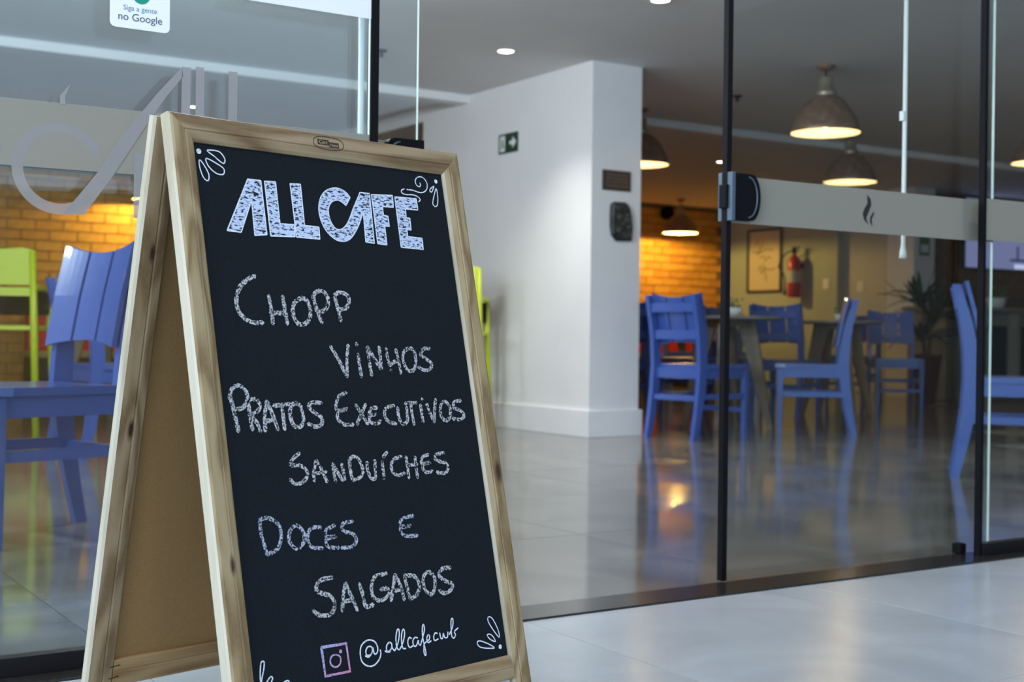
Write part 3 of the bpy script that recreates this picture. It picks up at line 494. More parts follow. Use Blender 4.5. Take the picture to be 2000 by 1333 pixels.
# thin white pipes hanging behind the panes
def pipe(x, y, z0, label):
    bm = bmesh.new(); lathe(bm, [(.0,z0),(.012,z0),(.011,z0+.015),(.0065,z0+.04),(.0065,HC),(0,HC)], 14, x, y)
    e = link('white_pipe', bm, MT['pipe']); tag(e, label, 'pipe')
    cl = link('pipe_clip', B(x-.016, x-.004, y-.008, y+.008, z0+.42, z0+.45, .002), MT['pipe'], e); return e
pipe(1.256, 2.55, .93, 'slim white vertical pipe behind the left glass pane, above the sign')
pipe(3.200, 2.75, .87, 'slim white vertical pipe behind the right glass door beside the two copper lamps')
# stickers on the left pane
st = empty('window_sticker', (.7475, 2.445, 1.25))
tag(st, 'white rounded sticker with green circle on the left glass pane', 'sticker')
bm = bmesh.new(); pts = []
for cxx, czz, a in ((.046,.06,0),(-.046,.06,90),(-.046,-.06,180),(.046,-.06,270)):
    for k in range(6):
        t = math.radians(a+k*18); pts.append((cxx+.010*math.cos(t), czz+.010*math.sin(t)))
prism(bm, pts, -.0012, -.0004); link('card', bm, MT['sticker'], st)
def stp(u, v, wd): return (u, -.0013-wd, v)
bm = bmesh.new(); disc(bm, (.0015, -.006), .0165, stp, .0002, 30); link('green_disc', bm, MT['stgreen'], st)
text('lettering', 'Siga a gente', .0135, (0, -.0016, -.0325), (PI/2,0,0), MT['inklight'], st, .0001)
text('lettering', 'no Google', .0195, (0, -.0016, -.0495), (PI/2,0,0), MT['ink'], st, .0001)
bm = B(.935, 1.2245, 2.4425, 2.4440, 1.2665, 1.56)
tag(link('window_poster', bm, MT['sticker']), 'large plain white poster stuck high on the left pane by the black seal', 'poster')

# ------------------------------------------------------------------ chalkboard A-frame sign
yaw = .2311; LN = .2143
sg = empty('sandwich_board', (.90497, 1.83008, 0), yaw)
tag(sg, 'pine framed A-board chalkboard with the chalk menu, standing on pale tiles', 'chalkboard sign')
cl_, sl_ = math.cos(LN), math.sin(LN)
def FL(u, v, w_): return (u, v*sl_ - w_*cl_, .4965 + v*cl_ + w_*sl_)     # front leaf
L2 = .2094; c2, s2 = math.cos(L2), math.sin(L2)
def RLf(u, v, w_): return (u, .2296 - v*s2 + w_*c2, .4965 + v*c2 + w_*s2)    # rear leaf, w outwards
def member(name, prof, ends, place, mats, parent, axis='v', seg=1, wob=0, sidefn=None):
    """moulded bar: prof = [(p,w)...] cross-section, ends = (a0(p), a1(p)) length as a function of p"""
    bm = bmesh.new(); n = len(prof); rings = []
    for k in range(seg+1):
        ring = []
        for (p, w_) in prof:
            a = ends[0](p) + (ends[1](p)-ends[0](p))*k/seg
            q = place(p, a, w_) if axis == 'v' else place(a, p, w_)
            ring.append(bm.verts.new(q))
        rings.append(ring)
    for a, b in zip(rings, rings[1:]):
        for i in range(n):
            f = bm.faces.new((a[i], a[(i+1)%n], b[(i+1)%n], b[i]))
            if sidefn and sidefn(i): f.material_index = 1
    bm.faces.new(rings[0][::-1]); bm.faces.new(rings[-1])
    bmesh.ops.recalc_face_normals(bm, faces=bm.faces[:])
    return link(name, bm, mats, parent)
UI, UO, VI, VO, VB = .2455, .2855, .4064, .4470, .508
# cross-section of the moulding from outer edge to inner edge, rounded outer corner, groove, bevel to the board
def sect(o, i, s):
    t = (i-o)
    return [(o, -.013), (o, .004), (o+t*.05, .0075), (o+t*.14, .009), (o+t*.56, .009), (o+t*.60, .0072), (o+t*.66, .0085), (o+t*.90, .0055), (i, .0025), (i, -.004), (o+t*.75, -.004), (o+t*.75, -.013)]
def front_leaf():
    vtop = lambda s: (lambda p: VI + (abs(p)-UI)*(VO-VI)/(UO-UI))
    for s in (-1, 1):
        member('stile', sect(s*UO, s*UI, s), (lambda p: -VB, vtop(s)), FL, [MT['wood_z'], MT['wood_edge']], sg, 'v', 1, sidefn=(lambda i: i in (0,1,11)) if s < 0 else (lambda i: i in (7,8)))
    member('top_rail', sect(VO, VI, 1), (lambda q: -(UI+(q-VI)*(UO-UI)/(VO-VI)), lambda q: UI+(q-VI)*(UO-UI)/(VO-VI)), FL, [MT['wood_x'], MT['wood_x']], sg, 'u')
    member('bottom_rail', [(-.4445,-.013),(-.4445,.006),(-.442,.0075),(-.428,.0075),(-.4265,.0065),(-.425,.0075),(-.408,.0045),(-.4064,.002),(-.4064,-.013)], (lambda q: -UI-.001, lambda q: UI+.001), FL, [MT['wood_x']], sg, 'u')
    bm = bmesh.new(); vs = [bm.verts.new(FL(u, v, w_)) for w_ in (-.008, 0) for u, v in ((-.26,-.42),(.26,-.42),(.26,.42),(-.26,.42))]
    for f in ((3,2,1,0),(4,5,6,7),(0,1,5,4),(1,2,6,5),(2,3,7,6),(3,0,4,7)): bm.faces.new([vs[i] for i in f])
    return link('chalkboard', bm, MT['board'], sg)
board = front_leaf()
def back_leaf():
    s_in = [(0,0)]
    def sec(o, i):
        t = i-o
        return [(o, 0), (o, -.011), (o+t*.08, -.0145), (o+t*.55, -.015), (o+t*.60,-.0135), (o+t*.66,-.0145), (o+t*.95, -.013), (i, -.010), (i, -.004), (i, 0)]
    for s in (-1, 1):
        member('stile', sec(s*UO, s*(UI-.006)), (lambda p: -VB-.0005, lambda p: VO), RLf, [MT['wood_rear'], MT['wood_edge']], sg, 'v', 1, sidefn=(lambda i: i in (0,1)))
    member('top_rail', sec(VO-.001, VI-.004), (lambda q: -UI+.006, lambda q: UI-.006), RLf, [MT['wood_rear_x']], sg, 'u')
    member('bottom_rail', sec(-.4445, -.4000), (lambda q: -UI+.006, lambda q: UI-.006), RLf, [MT['wood_rear_x']], sg, 'u')
    bm = bmesh.new(); vs = [bm.verts.new(RLf(u, v, w_)) for w_ in (-.0055, -.002) for u, v in ((-.246,-.41),(.246,-.41),(.246,.41),(-.246,.41))]
    for f in ((3,2,1,0),(4,5,6,7),(0,1,5,4),(1,2,6,5),(2,3,7,6),(3,0,4,7)): bm.faces.new([vs[i] for i in f])
    bmesh.ops.recalc_face_normals(bm, faces=bm.faces[:])
    link('back_panel', bm, MT['hardboard'], sg)
    # staples over the joint
    for v in (-.409, -.428):
        bm = bmesh.new(); tube(bm, [RLf(-.2475, v, -.0152), RLf(-.2305, v+.0015, -.0152)], .0007, 6); link('staple', bm, MT['black_metal'], sg)
back_leaf()
for u in (-.18, .18):      # hinges joining the two leaves at the top
    bm = bmesh.new(); box(bm, u-.02, u+.02, .098, .136, .905, .909); tube(bm, [(u-.02,.117,.907),(u+.02,.117,.907)], .004, 8)
    link('hinge', bm, MT['brass'], sg)
# burnt-in maker's oval on the top rail
bm = bmesh.new(); cu, cv = -.0008, .4305
ring = [(cu+.030*math.copysign(abs(math.cos(t))**.75, math.cos(t)), cv+.0105*math.copysign(abs(math.sin(t))**.8, math.sin(t))) for t in [2*PI*k/40 for k in range(41)]]
strip(bm, ring, .0013, FL, .0093)
bd = link('maker_mark', bm, MT['badge'], board)
bm = bmesh.new()
def quad(bm, a, off):
    bm.faces.new([bm.verts.new(FL(u, v, off)) for u, v in a])
quad(bm, [(cu-.0215,cv-.0035),(cu+.001,cv-.0035),(cu+.001,cv+.0055),(cu-.0215,cv+.0055)], .0093)
quad(bm, [(cu+.001,cv-.0062),(cu+.0205,cv-.0062),(cu+.0205,cv+.0025),(cu+.001,cv+.0025)], .0093)
link('maker_plate', bm, MT['badge'], board)
MTX = base('branded_light', (.40,.33,.24), .7)
rx = PI/2 - LN
text('maker_lettering', 'Cort', .0085, FL(cu-.0105, cv+.0008, .0096), (rx,0,0), MTX, board, .0001)
text('maker_lettering', 'Home', .0062, FL(cu+.0108, cv-.0022, .0096), (rx,0,0), MTX, board, .0001)

# lettering, stroke by stroke
def write(key, mat, width, double=False, jit=.15, off=.0007):
    bm = bmesh.new()
    for pl in LETTERS[key]:
        p = pl if key == 'camera_icon' else spline(pl, 6)
        strip(bm, p, width, FL, off, jit)
    return link('lettering', bm, mat, board)
write('chopp', MT['chalk'], .0068); write('vinhos', MT['chalk'], .0062); write('pratos', MT['chalk'], .0064); write('executivos', MT['chalk'], .0060)
write('sanduiches', MT['chalk'], .0058); write('doces', MT['chalk_blue'], .0058); write('salgados', MT['chalk'], .0064)
write('handle', MT['pen'], .0022, jit=.05); write('camera_icon', MT['pink'], .0046, jit=.08); write('camera_ring', MT['pink'], .0026, jit=.08)
for pl in LETTERS['drops']:
    bm = bmesh.new(); strip(bm, spline(pl, 6), .0019, FL, .0007, .05); link('chalk_flourish', bm, MT['pen'], board)
for nm, c, r in DOTS:
    bm = bmesh.new(); disc(bm, c, r, FL, .0007); link('chalk_dot', bm, MT['pen'] if nm != 'icon' else MT['pink'], board)
for k, pl in BLOCKS.items():
    bm = bmesh.new()
    if k == 'CA': pl2 = spline(pl[:16],4) + [tuple(p) for p in pl[16:20]] + spline(pl[20:],4)
    else: pl2 = [tuple(p) for p in pl]
    vs = [bm.verts.new(FL(u, v, .0006)) for u, v in pl2]
    for tri in tessellate_polygon([[Vector((u, v, 0)) for u, v in pl2]]): bm.faces.new([vs[i] for i in tri])
    bmesh.ops.recalc_face_normals(bm, faces=bm.faces[:]); link('block_letter', bm, MT['scratch'], board)
    bm = bmesh.new(); pc = pl2 + [pl2[0]]
    for a, b in zip(pc, pc[1:]): strip(bm, [a, b], .0021, FL, .0009)
    link('letter_outline', bm, MT['pen'], board)

# ------------------------------------------------------------------ chairs
def leg_profile(zs, ys, ws):
    a = [(y-w_/2, z) for z, y, w_ in zip(zs, ys, ws)]; b = [(y+w_/2, z) for z, y, w_ in zip(zs, ys, ws)]
    return a + b[::-1]
def back_y(z):
    P = [(0,-.275),(.15,-.243),(.30,-.218),(.45,-.205),(.58,-.212),(.70,-.232),(.90,-.285)]
    for (z0,y0),(z1,y1) in zip(P,P[1:]):
        if z <= z1: return y0+(y1-y0)*(z-z0)/(z1-z0)
    return P[-1][1]
def make_chair():
    r = empty('dining_chair', (0,0,0)); mb = MT['blue']
    zs = [0,.08,.15,.22,.30,.38,.45,.52,.60,.70,.80,.875]
    ws = [.038,.044,.049,.055,.060,.064,.066,.064,.060,.054,.046,.036]
    for s in (-1,1):
        bm = bmesh.new(); prism(bm, leg_profile(zs, [back_y(z) for z in zs], ws), s*.188-.015, s*.188+.015, 'x'); link('rear_leg', bm, mb, r)
        bm = bmesh.new(); vs = []
        for z, h in ((0,.014),(.425,.020)):
            vs.append([bm.verts.new((s*.188+a*h, .195+b*h, z)) for a, b in ((-1,-1),(1,-1),(1,1),(-1,1))])
        for i in range(4): bm.faces.new((vs[0][i], vs[0][(i+1)%4], vs[1][(i+1)%4], vs[1][i]))
        bm.faces.new(vs[0][::-1]); bm.faces.new(vs[1]); link('front_leg', bm, mb, r)
    bm = bmesh.new(); prism(bm, [(-.205,-.183),(.205,-.183),(.215,.16),(.205,.225),(-.205,.225),(-.215,.16)], .432, .456, 'z'); link('seat', bm, mb, r)
    bm = bmesh.new()
    box(bm, -.172,.172,.188,.206,.37,.432); box(bm, -.172,.172,-.215,-.197,.37,.432)
    for s in (-1,1): box(bm, s*.188-.009, s*.188+.009, -.19, .18, .37, .432)
    link('apron', bm, mb, r)
    for s in (-1,1): link('stretcher', B(s*.188-.010, s*.188+.010, -.222, .185, .245, .278), mb, r)
    link('stretcher', B(-.175,.175,-.238,-.216,.235,.268), mb, r); link('stretcher', B(-.175,.175,.186,.204,.16,.19), mb, r)
    for z in (.80,.635):
        y = back_y(z); link('back_rail', B(-.178,.178,y-.012,y+.014,z-.028,z+.028), mb, r)
    xs = [-.203,-.069,.069,.203]
    for k in range(3):
        bm = bmesh.new(); x0, x1 = xs[k]+.007, xs[k+1]-.007; n = 4; g = []
        for i in range(n+1):
            x = x0+(x1-x0)*i/n; q = (x/.203)**2
            zt = .862+.030*q; zb = .590-.022*q
            cu_ = .022*q
            g.append([(x, back_y(zb)+.024+cu_, zb), (x, back_y((zt+zb)/2)+.022+cu_, (zt+zb)/2), (x, back_y(zt)+.024+cu_, zt)])
        F_ = [[bm.verts.new((a,b+.013,c)) for a,b,c in col] for col in g]; K_ = [[bm.verts.new((a,b-.004,c)) for a,b,c in col] for col in g]
        for i in range(n):
            for j in range(2):
                bm.faces.new((F_[i][j],F_[i+1][j],F_[i+1][j+1],F_[i][j+1])); bm.faces.new((K_[i][j],K_[i][j+1],K_[i+1][j+1],K_[i+1][j]))
            bm.faces.new((F_[i][0],K_[i][0],K_[i+1][0],F_[i+1][0])); bm.faces.new((F_[i][2],F_[i+1][2],K_[i+1][2],K_[i][2]))
        for i in (0,n):
            for j in range(2): bm.faces.new((F_[i][j],F_[i][j+1],K_[i][j+1],K_[i][j]))
        bmesh.ops.recalc_face_normals(bm, faces=bm.faces[:]); link('back_slat', bm, mb, r)
    return r
proto = make_chair(); used = False
def chair(x, y, heading, label):
    global used
    o = proto if not used else dup(proto); used = True
    o.location = (x, y, 0); o.rotation_euler = (0,0,math.radians(heading)-PI/2)
    tag(o, label, 'chair', 'blue slat-back dining chairs in the cafe'); return o
chair(.93, 4.09, 195, 'blue chair nearest the camera, its back boards beside the sign')
chair(5.43, 6.24, 8, 'blue chair seen from behind at the right edge of the white partition')
chair(6.37, 6.236, 136, 'blue chair seen side-on behind the right glass door, facing left')
chair(5.254, 3.838, -50, 'blue chair cut by the right picture edge, showing its curved rear leg')
chair(7.37, 7.46, 25, 'blue chair with its broad back just right of the nearer round table top')
chair(7.62, 8.32, -50, 'blue chair mostly hidden behind the chair backed against the nearer round table')
chair(9.20, 7.98, 232, 'blue chair in shadow just left of the potted palm, broad back showing')
chair(10.15, 9.35, 200, 'blue chair peeking out behind the shadowed chair by the palm')
chair(5.98, 7.93, 95, 'blue chair partly hidden by the white partition edge')
chair(6.98, 8.10, 185, 'blue chair behind the one seen from behind, top boards only')
chair(1.92, 6.55, 10, 'blue chair seen through the legs of the nearest blue chair')
chair(9.6, 11.3, 40, 'far blue chair near the red bench under the small lit lamp')
chair(10.5, 11.6, 120, 'far blue chair close to the right end of the red bench')

def make_highchair():
    r = empty('high_chair', (0,0,0)); m = MT['lime']
    for sx in (-1,1):
        for sy in (-1,1):
            bm = bmesh.new(); top = 1.045 if sy < 0 else .84
            tube(bm, [(sx*.20, sy*.20, 0),(sx*.175, sy*.165, .62),(sx*.170, sy*.165-(.03 if sy<0 else 0), top)], [.021,.024,.020], 4); 
            link('leg', bm, m, r)
    link('seat', B(-.18,.18,-.16,.17,.615,.64,.004), m, r)
    bm = bmesh.new(); prism(bm, [(-.172,.86),(.172,.86),(.180,1.045),(.12,1.060),(.0,1.052),(-.12,1.060),(-.180,1.045)], -.190, -.172); link('backrest', bm, m, r)
    link('back_rail', B(-.16,.16,-.185,-.170,.80,.845), m, r)
    for s in (-1,1): link('arm', B(s*.178-.014, s*.178+.014, -.18, .20, .835, .86, .003), m, r)
    link('tray', B(-.175,.175,.06,.30,.70,.83,.015), MT['blackp'], r)
    link('footrest', B(-.17,.17,.10,.22,.30,.32,.003), m, r)
    for s in (-1,1): link('stretcher', B(s*.187-.010, s*.187+.010,-.18,.18,.20,.23), m, r)
    link('stretcher', B(-.18,.18,-.192,-.172,.30,.33), m, r)
    return r
hc = make_highchair(); hc.location = (1.63, 7.635, 0); hc.rotation_euler = (0,0,math.radians(62)-PI/2)
tag(hc, 'lime green high chair at the left picture edge behind the glass', 'high chair', 'lime high chairs')
h2 = dup(hc); h2.location = (4.36, 7.41, 0); h2.rotation_euler = (0,0,math.radians(50)-PI/2)
tag(h2, 'lime green high chair beside the white partition, mostly hidden by the sign', 'high chair', 'lime high chairs')

# ------------------------------------------------------------------ tables
def make_table():
    r = empty('round_table', (0,0,0))
    bm = bmesh.new(); lathe(bm, [(0,.742),(.34,.742),(.36,.748),(.365,.757),(.36,.768),(0,.768)], 48); link('tabletop', bm, MT['tabletop'], r)
    for k in range(4):
        a = math.radians(45+90*k); c, s = math.cos(a), math.sin(a)
        bm = bmesh.new(); rings = []
        for z, rad, hw_, ht in ((0,.30,.020,.016),(.74,.13,.062,.022)):
            rings.append([bm.verts.new((c*(rad+p*hw_) - s*q*ht, s*(rad+p*hw_) + c*q*ht, z)) for p, q in ((-1,-1),(1,-1),(1,1),(-1,1))])
        for i in range(4): bm.faces.new((rings[0][i], rings[0][(i+1)%4], rings[1][(i+1)%4], rings[1][i]))
        bm.faces.new(rings[0][::-1]); bm.faces.new(rings[1]); bmesh.ops.recalc_face_normals(bm, faces=bm.faces[:]); link('leg', bm, MT['table'], r)
    link('apron', B(-.13,.13,-.13,.13,.70,.741), MT['table'], r)
    return r
tb = make_table(); tb.location = (6.20, 6.85, 0); tb.rotation_euler = (0,0,math.radians(-10))
tag(tb, 'round table with splayed wooden legs behind the edge of the right glass door', 'table', 'round cafe tables')
for x, y, a, lab in ((8.06,7.60,25,'round table further right, between the side-on chair and the shadowed chair'),
                     (9.9,12.0,10,'far round table before the red bench, right of the partition'),
                     (2.5,8.9,20,'round table seen through the left pane behind the lime high chair'),
                     (3.7,9.9,70,'round table behind the back of the nearest blue chair')):
    o = dup(tb); o.location = (x,y,0); o.rotation_euler = (0,0,math.radians(a)); tag(o, lab, 'table', 'round cafe tables')
tb.scale = (1,1,1)
def herb(x, y, z, label, s=1.0):
    r = empty('potted_herb', (x,y,z)); bm = bmesh.new(); lathe(bm, [(0,0),(.040*s,0),(.050*s,.05*s),(.045*s,.05*s),(.04*s,.045*s),(0,.045*s)], 20); link('pot', bm, MT['ceramic'], r)
    bm = bmesh.new()
    for k in range(60):
        a = random.uniform(0,2*PI); t = random.uniform(0,.055)*s; z0 = random.uniform(.045,.10)*s; l = random.uniform(.012,.022)*s
        p = Vector((t*math.cos(a), t*math.sin(a), z0)); d = Vector((math.cos(a),math.sin(a),random.uniform(.2,1))).normalized()*l; q = d.orthogonal().normalized()*l*.4
        bm.faces.new([bm.verts.new(v) for v in (p, p+d*.5+q, p+d, p+d*.5-q)])
    link('foliage', bm, MT['herb'], r); tag(r, label, 'plant'); return r
herb(6.26, 6.86, .768, 'small green herb in a white pot on the nearer round table', 1.25)
herb(8.10, 7.60, .768, 'small green herb in a white dish on the further round table', 1.1)
def cond(x, y, label):
    r = empty('condiment_bottle', (x,y,.768)); bm = bmesh.new(); lathe(bm, [(0,0),(.028,0),(.028,.09),(.015,.11),(0,.11)], 14); link('body', bm, MT['ceramic'], r)
    bm = bmesh.new(); lathe(bm, [(0,.11),(.015,.11),(.012,.14),(0,.15)], 14); link('cap', bm, MT['extred'], r); tag(r, label, 'bottle')
cond(6.03, 6.98, 'white condiment bottle with red cap left of the herb on the table')

# ------------------------------------------------------------------ bench along the back wall
bn = empty('wall_bench', (7.3, 12.78, 0)); tag(bn, 'long red upholstered bench along the orange brick wall', 'bench')
link('base', B(-4.4,4.4,-.22,.22,0,.36), MT['darkwood'], bn)
link('seat', B(-4.4,4.4,-.26,.20,.361,.42,.01), MT['tan'], bn)
for k in range(11):
    link('back_cushion', B(-4.4+k*.8+.006,-4.4+(k+1)*.8-.006,.08,.235,.421,.80,.02), MT['red'], bn)
# left part of the bench behind the left pane shows between the chairs as well

# ------------------------------------------------------------------ lamps
def make_lamp():
    r = empty('pendant_lamp', (0,0,0))
    bm = bmesh.new(); lathe(bm, [(.212,0),(.214,.004),(.205,.035),(.188,.085),(.155,.145),(.115,.195),(.078,.222),(.060,.230)], 48); 
    # inner lining follows the shade 3 mm inside
    link('shade', bm, MT['copper'], r)
    bm = bmesh.new(); lathe(bm, [(.210,.001),(.201,.035),(.184,.085),(.151,.142),(.112,.191),(.075,.218),(0,.224)], 48); link('shade_lining', bm, MT['shade_in'], r)
    bm = bmesh.new(); lathe(bm, [(.0605,.228),(.066,.245),(.060,.262),(.046,.268),(.046,.330),(.040,.345),(.012,.350),(.0,.350)], 28); link('socket', bm, MT['brass'], r)
    bm = bmesh.new(); tube(bm, [(0,0,.349),(0,0,HC-LZ)], .0045, 8); link('cord', bm, MT['blackp'], r)
    bm = bmesh.new(); lathe(bm, [(0,HC-LZ-.028),(.03,HC-LZ-.028),(.056,HC-LZ-.010),(.058,HC-LZ-.001),(0,HC-LZ-.001)], 24); link('ceiling_rose', bm, MT['copper'], r)
    bm = bmesh.new(); lathe(bm, [(0,.030),(.030,.036),(.048,.062),(.045,.095),(.028,.13),(.020,.16),(0,.16)], 20); link('bulb', bm, MT['bulb'], r)
    return r
LZ = 1.886
lp = make_lamp(); first = True
for x, y, lab in ((6.018,5.788,'large copper bell lamp nearest, behind the right glass door'),
                  (8.062,7.479,'smaller-looking copper bell lamp just over the frosted band'),
                  (6.062,7.671,'copper bell lamp half hidden by the white partition edge'),
                  (10.433,12.40,'far lit bell lamp before the orange brick wall'),
                  (8.232,5.834,'copper bell lamp cut by the right picture edge'),
                  (4.014,12.60,'lit bell lamp before the left bricks, behind the sign frame')):
    o = lp if first else dup(lp); first = False
    o.location = (x,y,LZ); tag(o, lab, 'pendant lamp', 'copper bell pendant lamps')
    near = y > 12
    light('lamp_glow', 'POINT', (x,y,LZ+.045), 150 if near else 9, (1,.60,.13) if near else (1,.66,.30), shadow_soft_size=.045)
def downlight(x, y, e, label, r=.045):
    o = empty('downlight', (x,y,HC)); bm = bmesh.new(); lathe(bm, [(r,-.001),(r+.012,-.006),(r+.014,-.001)], 28); link('ring', bm, MT['trimring'], o)
    bm = bmesh.new(); lathe(bm, [(0,-.0045),(r*.6,-.0045),(r,-.002),(r*.5,-.0015),(0,-.0015)], 24); link('lens', bm, MT['spot'], o)
    tag(o, label, 'ceiling light', 'recessed ceiling spots')
    light('downlight_beam', 'SPOT', (x,y,HC-.02), e, (1,.95,.87), spot_size=math.radians(100), spot_blend=.9, shadow_soft_size=.05)
downlight(4.194, 6.594, 75, 'lit recessed ceiling spot left of the white partition')
downlight(4.179, 5.141, 70, 'lit recessed ceiling spot at the top picture edge')
downlight(8.49, 9.52, 6, 'tiny lit ceiling spot beside the black door edge', .03)
downlight(3.34, 9.60, 6, 'tiny lit ceiling spot just over the sign', .02)
for x, y in ((-1.6,7.8),(6.6,3.6),(9.6,4.6),(13.6,5.0),(-1.6,10.8)):  # extra spots out of view, added to lift the interior light
    downlight(x, y, ROOM_FILL, 'added ceiling spot brightening the cafe, out of view')
for x, y in ((-1.7,5.8),(-.5,3.5),(1.9,5.1)):  # domes added out of view as cool fill for ceiling and partition
    o = empty('added_dome_lamp', (x,y,HC)); bm = bmesh.new(); lathe(bm, [(0,-.07),(.07,-.06),(.12,-.035),(.135,-.001)], 28); link('dome', bm, MT['porch'], o)
    tag(o, 'added dome fill lamp just inside the glass, out of view', 'ceiling light', 'added dome fill lamps')
    light('dome_fill_light', 'POINT', (x,y,HC-.16), DOME_FILL, (.88,.94,1), shadow_soft_size=.12)
def sprinkler(x, y, label):
    bm = bmesh.new(); lathe(bm, [(0,HC-.001),(.035,HC-.001),(.030,HC-.010),(.010,HC-.014),(.010,HC-.035),(.018,HC-.038),(0,HC-.042)], 18, 0, 0)
    o = link('sprinkler_head', bm, MT['blackp'], None, (x,y,0)); tag(o, label, 'sprinkler', 'ceiling sprinkler heads')
sprinkler(3.582, 7.005, 'small dark ceiling sprinkler right of the black seal'); sprinkler(6.266, 6.856, 'small dark ceiling sprinkler right of the door edge, near the big lamp')

# ------------------------------------------------------------------ wall things
# exit sign on the partition (plane x = 4.762, faces -x); right in the photo = towards -y
ex = empty('exit_sign', (4.762, 7.437, 1.904)); tag(ex, 'dark green exit sign with white arrow on the white partition', 'sign')
link('panel', B(-.006,-.0005,-.118,.118,-.066,.066), MT['green'], ex)
bm = bmesh.new(); prism(bm, [(-.020,.012),(-.055,.012),(-.055,.038),(-.100,0),(-.055,-.038),(-.055,-.012),(-.020,-.012)], -.0075, -.0062, 'x'); link('arrow', bm, MT['signwhite'], ex)
bm = B(-.0068,-.0061,.038,.098,-.052,.052); link('white_field', bm, MT['signwhite'], ex)
bm = bmesh.new()   # running figure in green on the white field
prism(bm, [(.072,.040),(.062,.040),(.062,.030),(.072,.030)], -.0076, -.0069, 'x')
prism(bm, [(.075,.026),(.060,.022),(.058,-.004),(.048,-.030),(.055,-.034),(.066,-.010),(.078,-.036),(.086,-.032),(.074,-.004),(.078,.014)], -.0076, -.0069, 'x')
link('running_figure', bm, MT['green'], ex)
pq = empty('wall_plaque', (4.948, 6.496, 1.580)); tag(pq, 'small brown rectangular plaque on the front of the white partition', 'plaque')
link('plate', B(-.108,.108,-.010,-.0005,-.062,.062,.002), MT['plaque'], pq)
bm = bmesh.new()
for r_, z in enumerate((.034,.012,-.010,-.034)):
    x = -.08
    while x < .075:
        l = random.uniform(.012,.028); box(bm, x, x+l, -.0115, -.0101, z-.005, z+.005); x += l+.006
link('relief_lines', bm, MT['plaque_t'], pq)
# carved black stone ornament
mo = empty('wall_ornament', (4.990, 6.496, 1.330)); tag(mo, 'black carved stone ornament with one rounded side, under the brown plaque', 'wall ornament')
pts = [(-.060,.118),(-.085,.105),(-.090,.04),(-.088,-.04),(-.080,-.085),(-.060,-.105),(-.045,-.122),(.075,-.118),(.082,-.03),(.076,.02),(.060,.08),(.045,.105),(.020,.120)]
bm = bmesh.new(); prism(bm, pts, -.030, -.001)
es = [e for e in bm.edges if all(abs(v.co.y+.030) < 1e-5 for v in e.verts)]
bmesh.ops.bevel(bm, geom=es, offset=.014, segments=3, affect='EDGES'); link('body', bm, MT['stonecarv'], mo)
for (a,b,r_) in ((-.045,.085,.018),(-.030,.03,.026),(.040,-.03,.020),(-.035,-.05,.024),(.030,.045,.020),(.045,-.080,.016),(-.005,-.010,.016)):
    bm = bmesh.new(); bmesh.ops.create_icosphere(bm, subdivisions=2, radius=r_)
    for v in bm.verts: v.co.y *= .45
    link('carved_boss', bm, MT['stonecarv'], mo, (a,-.031,b))
# framed print, right wall plane x = 11.75, faces -x
pf = empty('framed_print', (11.75, 12.30, 1.60)); tag(pf, 'black framed cream print with ochre handwriting on the pale right wall', 'picture')
bm = bmesh.new(); a, b, t = .31, .405, .032
for (y0,y1,z0,z1) in ((-a,a,b-t,b),(-a,a,-b,-b+t),(-a,-a+t,-b+t,b-t),(a-t,a,-b+t,b-t)): box(bm, -.028,-.001,y0,y1,z0,z1)
link('frame', bm, MT['frame'], pf); link('print', B(-.012,-.002,-a+t,a-t,-b+t,b-t), MT['paper'], pf)
bm = bmesh.new()
def PF(u, v, w_): return (-.0125-w_, -u, v)
for pl in ([(-.17,.20),(-.13,.26),(-.10,.18),(-.12,.08),(-.06,.16),(-.03,.26)], [(-.20,.12),(-.10,.10),(.02,.14),(.16,.13)], [(-.09,.03),(-.02,.06),(.02,0),(.06,.05),(.12,.02)], [(-.12,-.12),(-.06,-.06),(-.06,-.16),(.0,-.10),(.02,-.20)], [(.02,-.09),(.08,-.12),(.2,-.10)], [(-.02,-.02),(.03,-.22),(.05,-.26)]):
    strip(bm, spline(pl,5), .016, PF, .0005)
link('handwriting', bm, MT['ochre'], pf)
# fire extinguisher
fx = empty('fire_extinguisher', (11.62, 11.66, 1.12)); tag(fx, 'red fire extinguisher with black hose hung on the pale wall beside the print', 'fire extinguisher')
bm = bmesh.new(); lathe(bm, [(0,0),(.075,0),(.082,.012),(.082,.43),(.070,.47),(.035,.50),(.024,.52),(.024,.54),(0,.54)], 28); link('cylinder', bm, MT['extred'], fx)
bm = bmesh.new(); lathe(bm, [(.0828,.18),(.0828,.33)], 28); link('label', bm, MT['label'], fx)
bm = bmesh.new(); lathe(bm, [(0,.54),(.03,.54),(.03,.59),(.015,.60),(0,.60)], 14); box(bm, -.012,.012,-.09,.03,.60,.618); box(bm, -.01,.01,-.08,.02,.565,.578); link('valve_handle', bm, MT['blackp'], fx)
bm = bmesh.new(); tube(bm, spline3 := [(-.02,.02,.57),(-.03,.10,.55),(-.03,.20,.47),(-.03,.24,.38),(-.03,.16,.30),(-.06,.095,.22),(-.06,.092,.12)], .009, 8); link('hose', bm, MT['blackp'], fx)
bm = bmesh.new(); tube(bm, [(-.06,.092,.12),(-.06,.092,.03)], [.010,.020], 10); link('nozzle', bm, MT['blackp'], fx)
link('wall_bracket', B(.078,.129,-.03,.03,.36,.42), MT['blackp'], fx)
def plate(x, y, z, label, w_=.05, h_=.06):
    o = link('wall_switch', B(-.010,-.0005,-w_,w_,-h_,h_,.002), MT['signwhite'], None, (x,y,z)); tag(o, label, 'switch')
    link('rocker', B(-.014,-.0101,-.018,.018,-.025,.025), MT['sticker'], o)
plate(11.75, 11.25, 1.28, 'white switch plate on the pale wall right of the fire extinguisher')
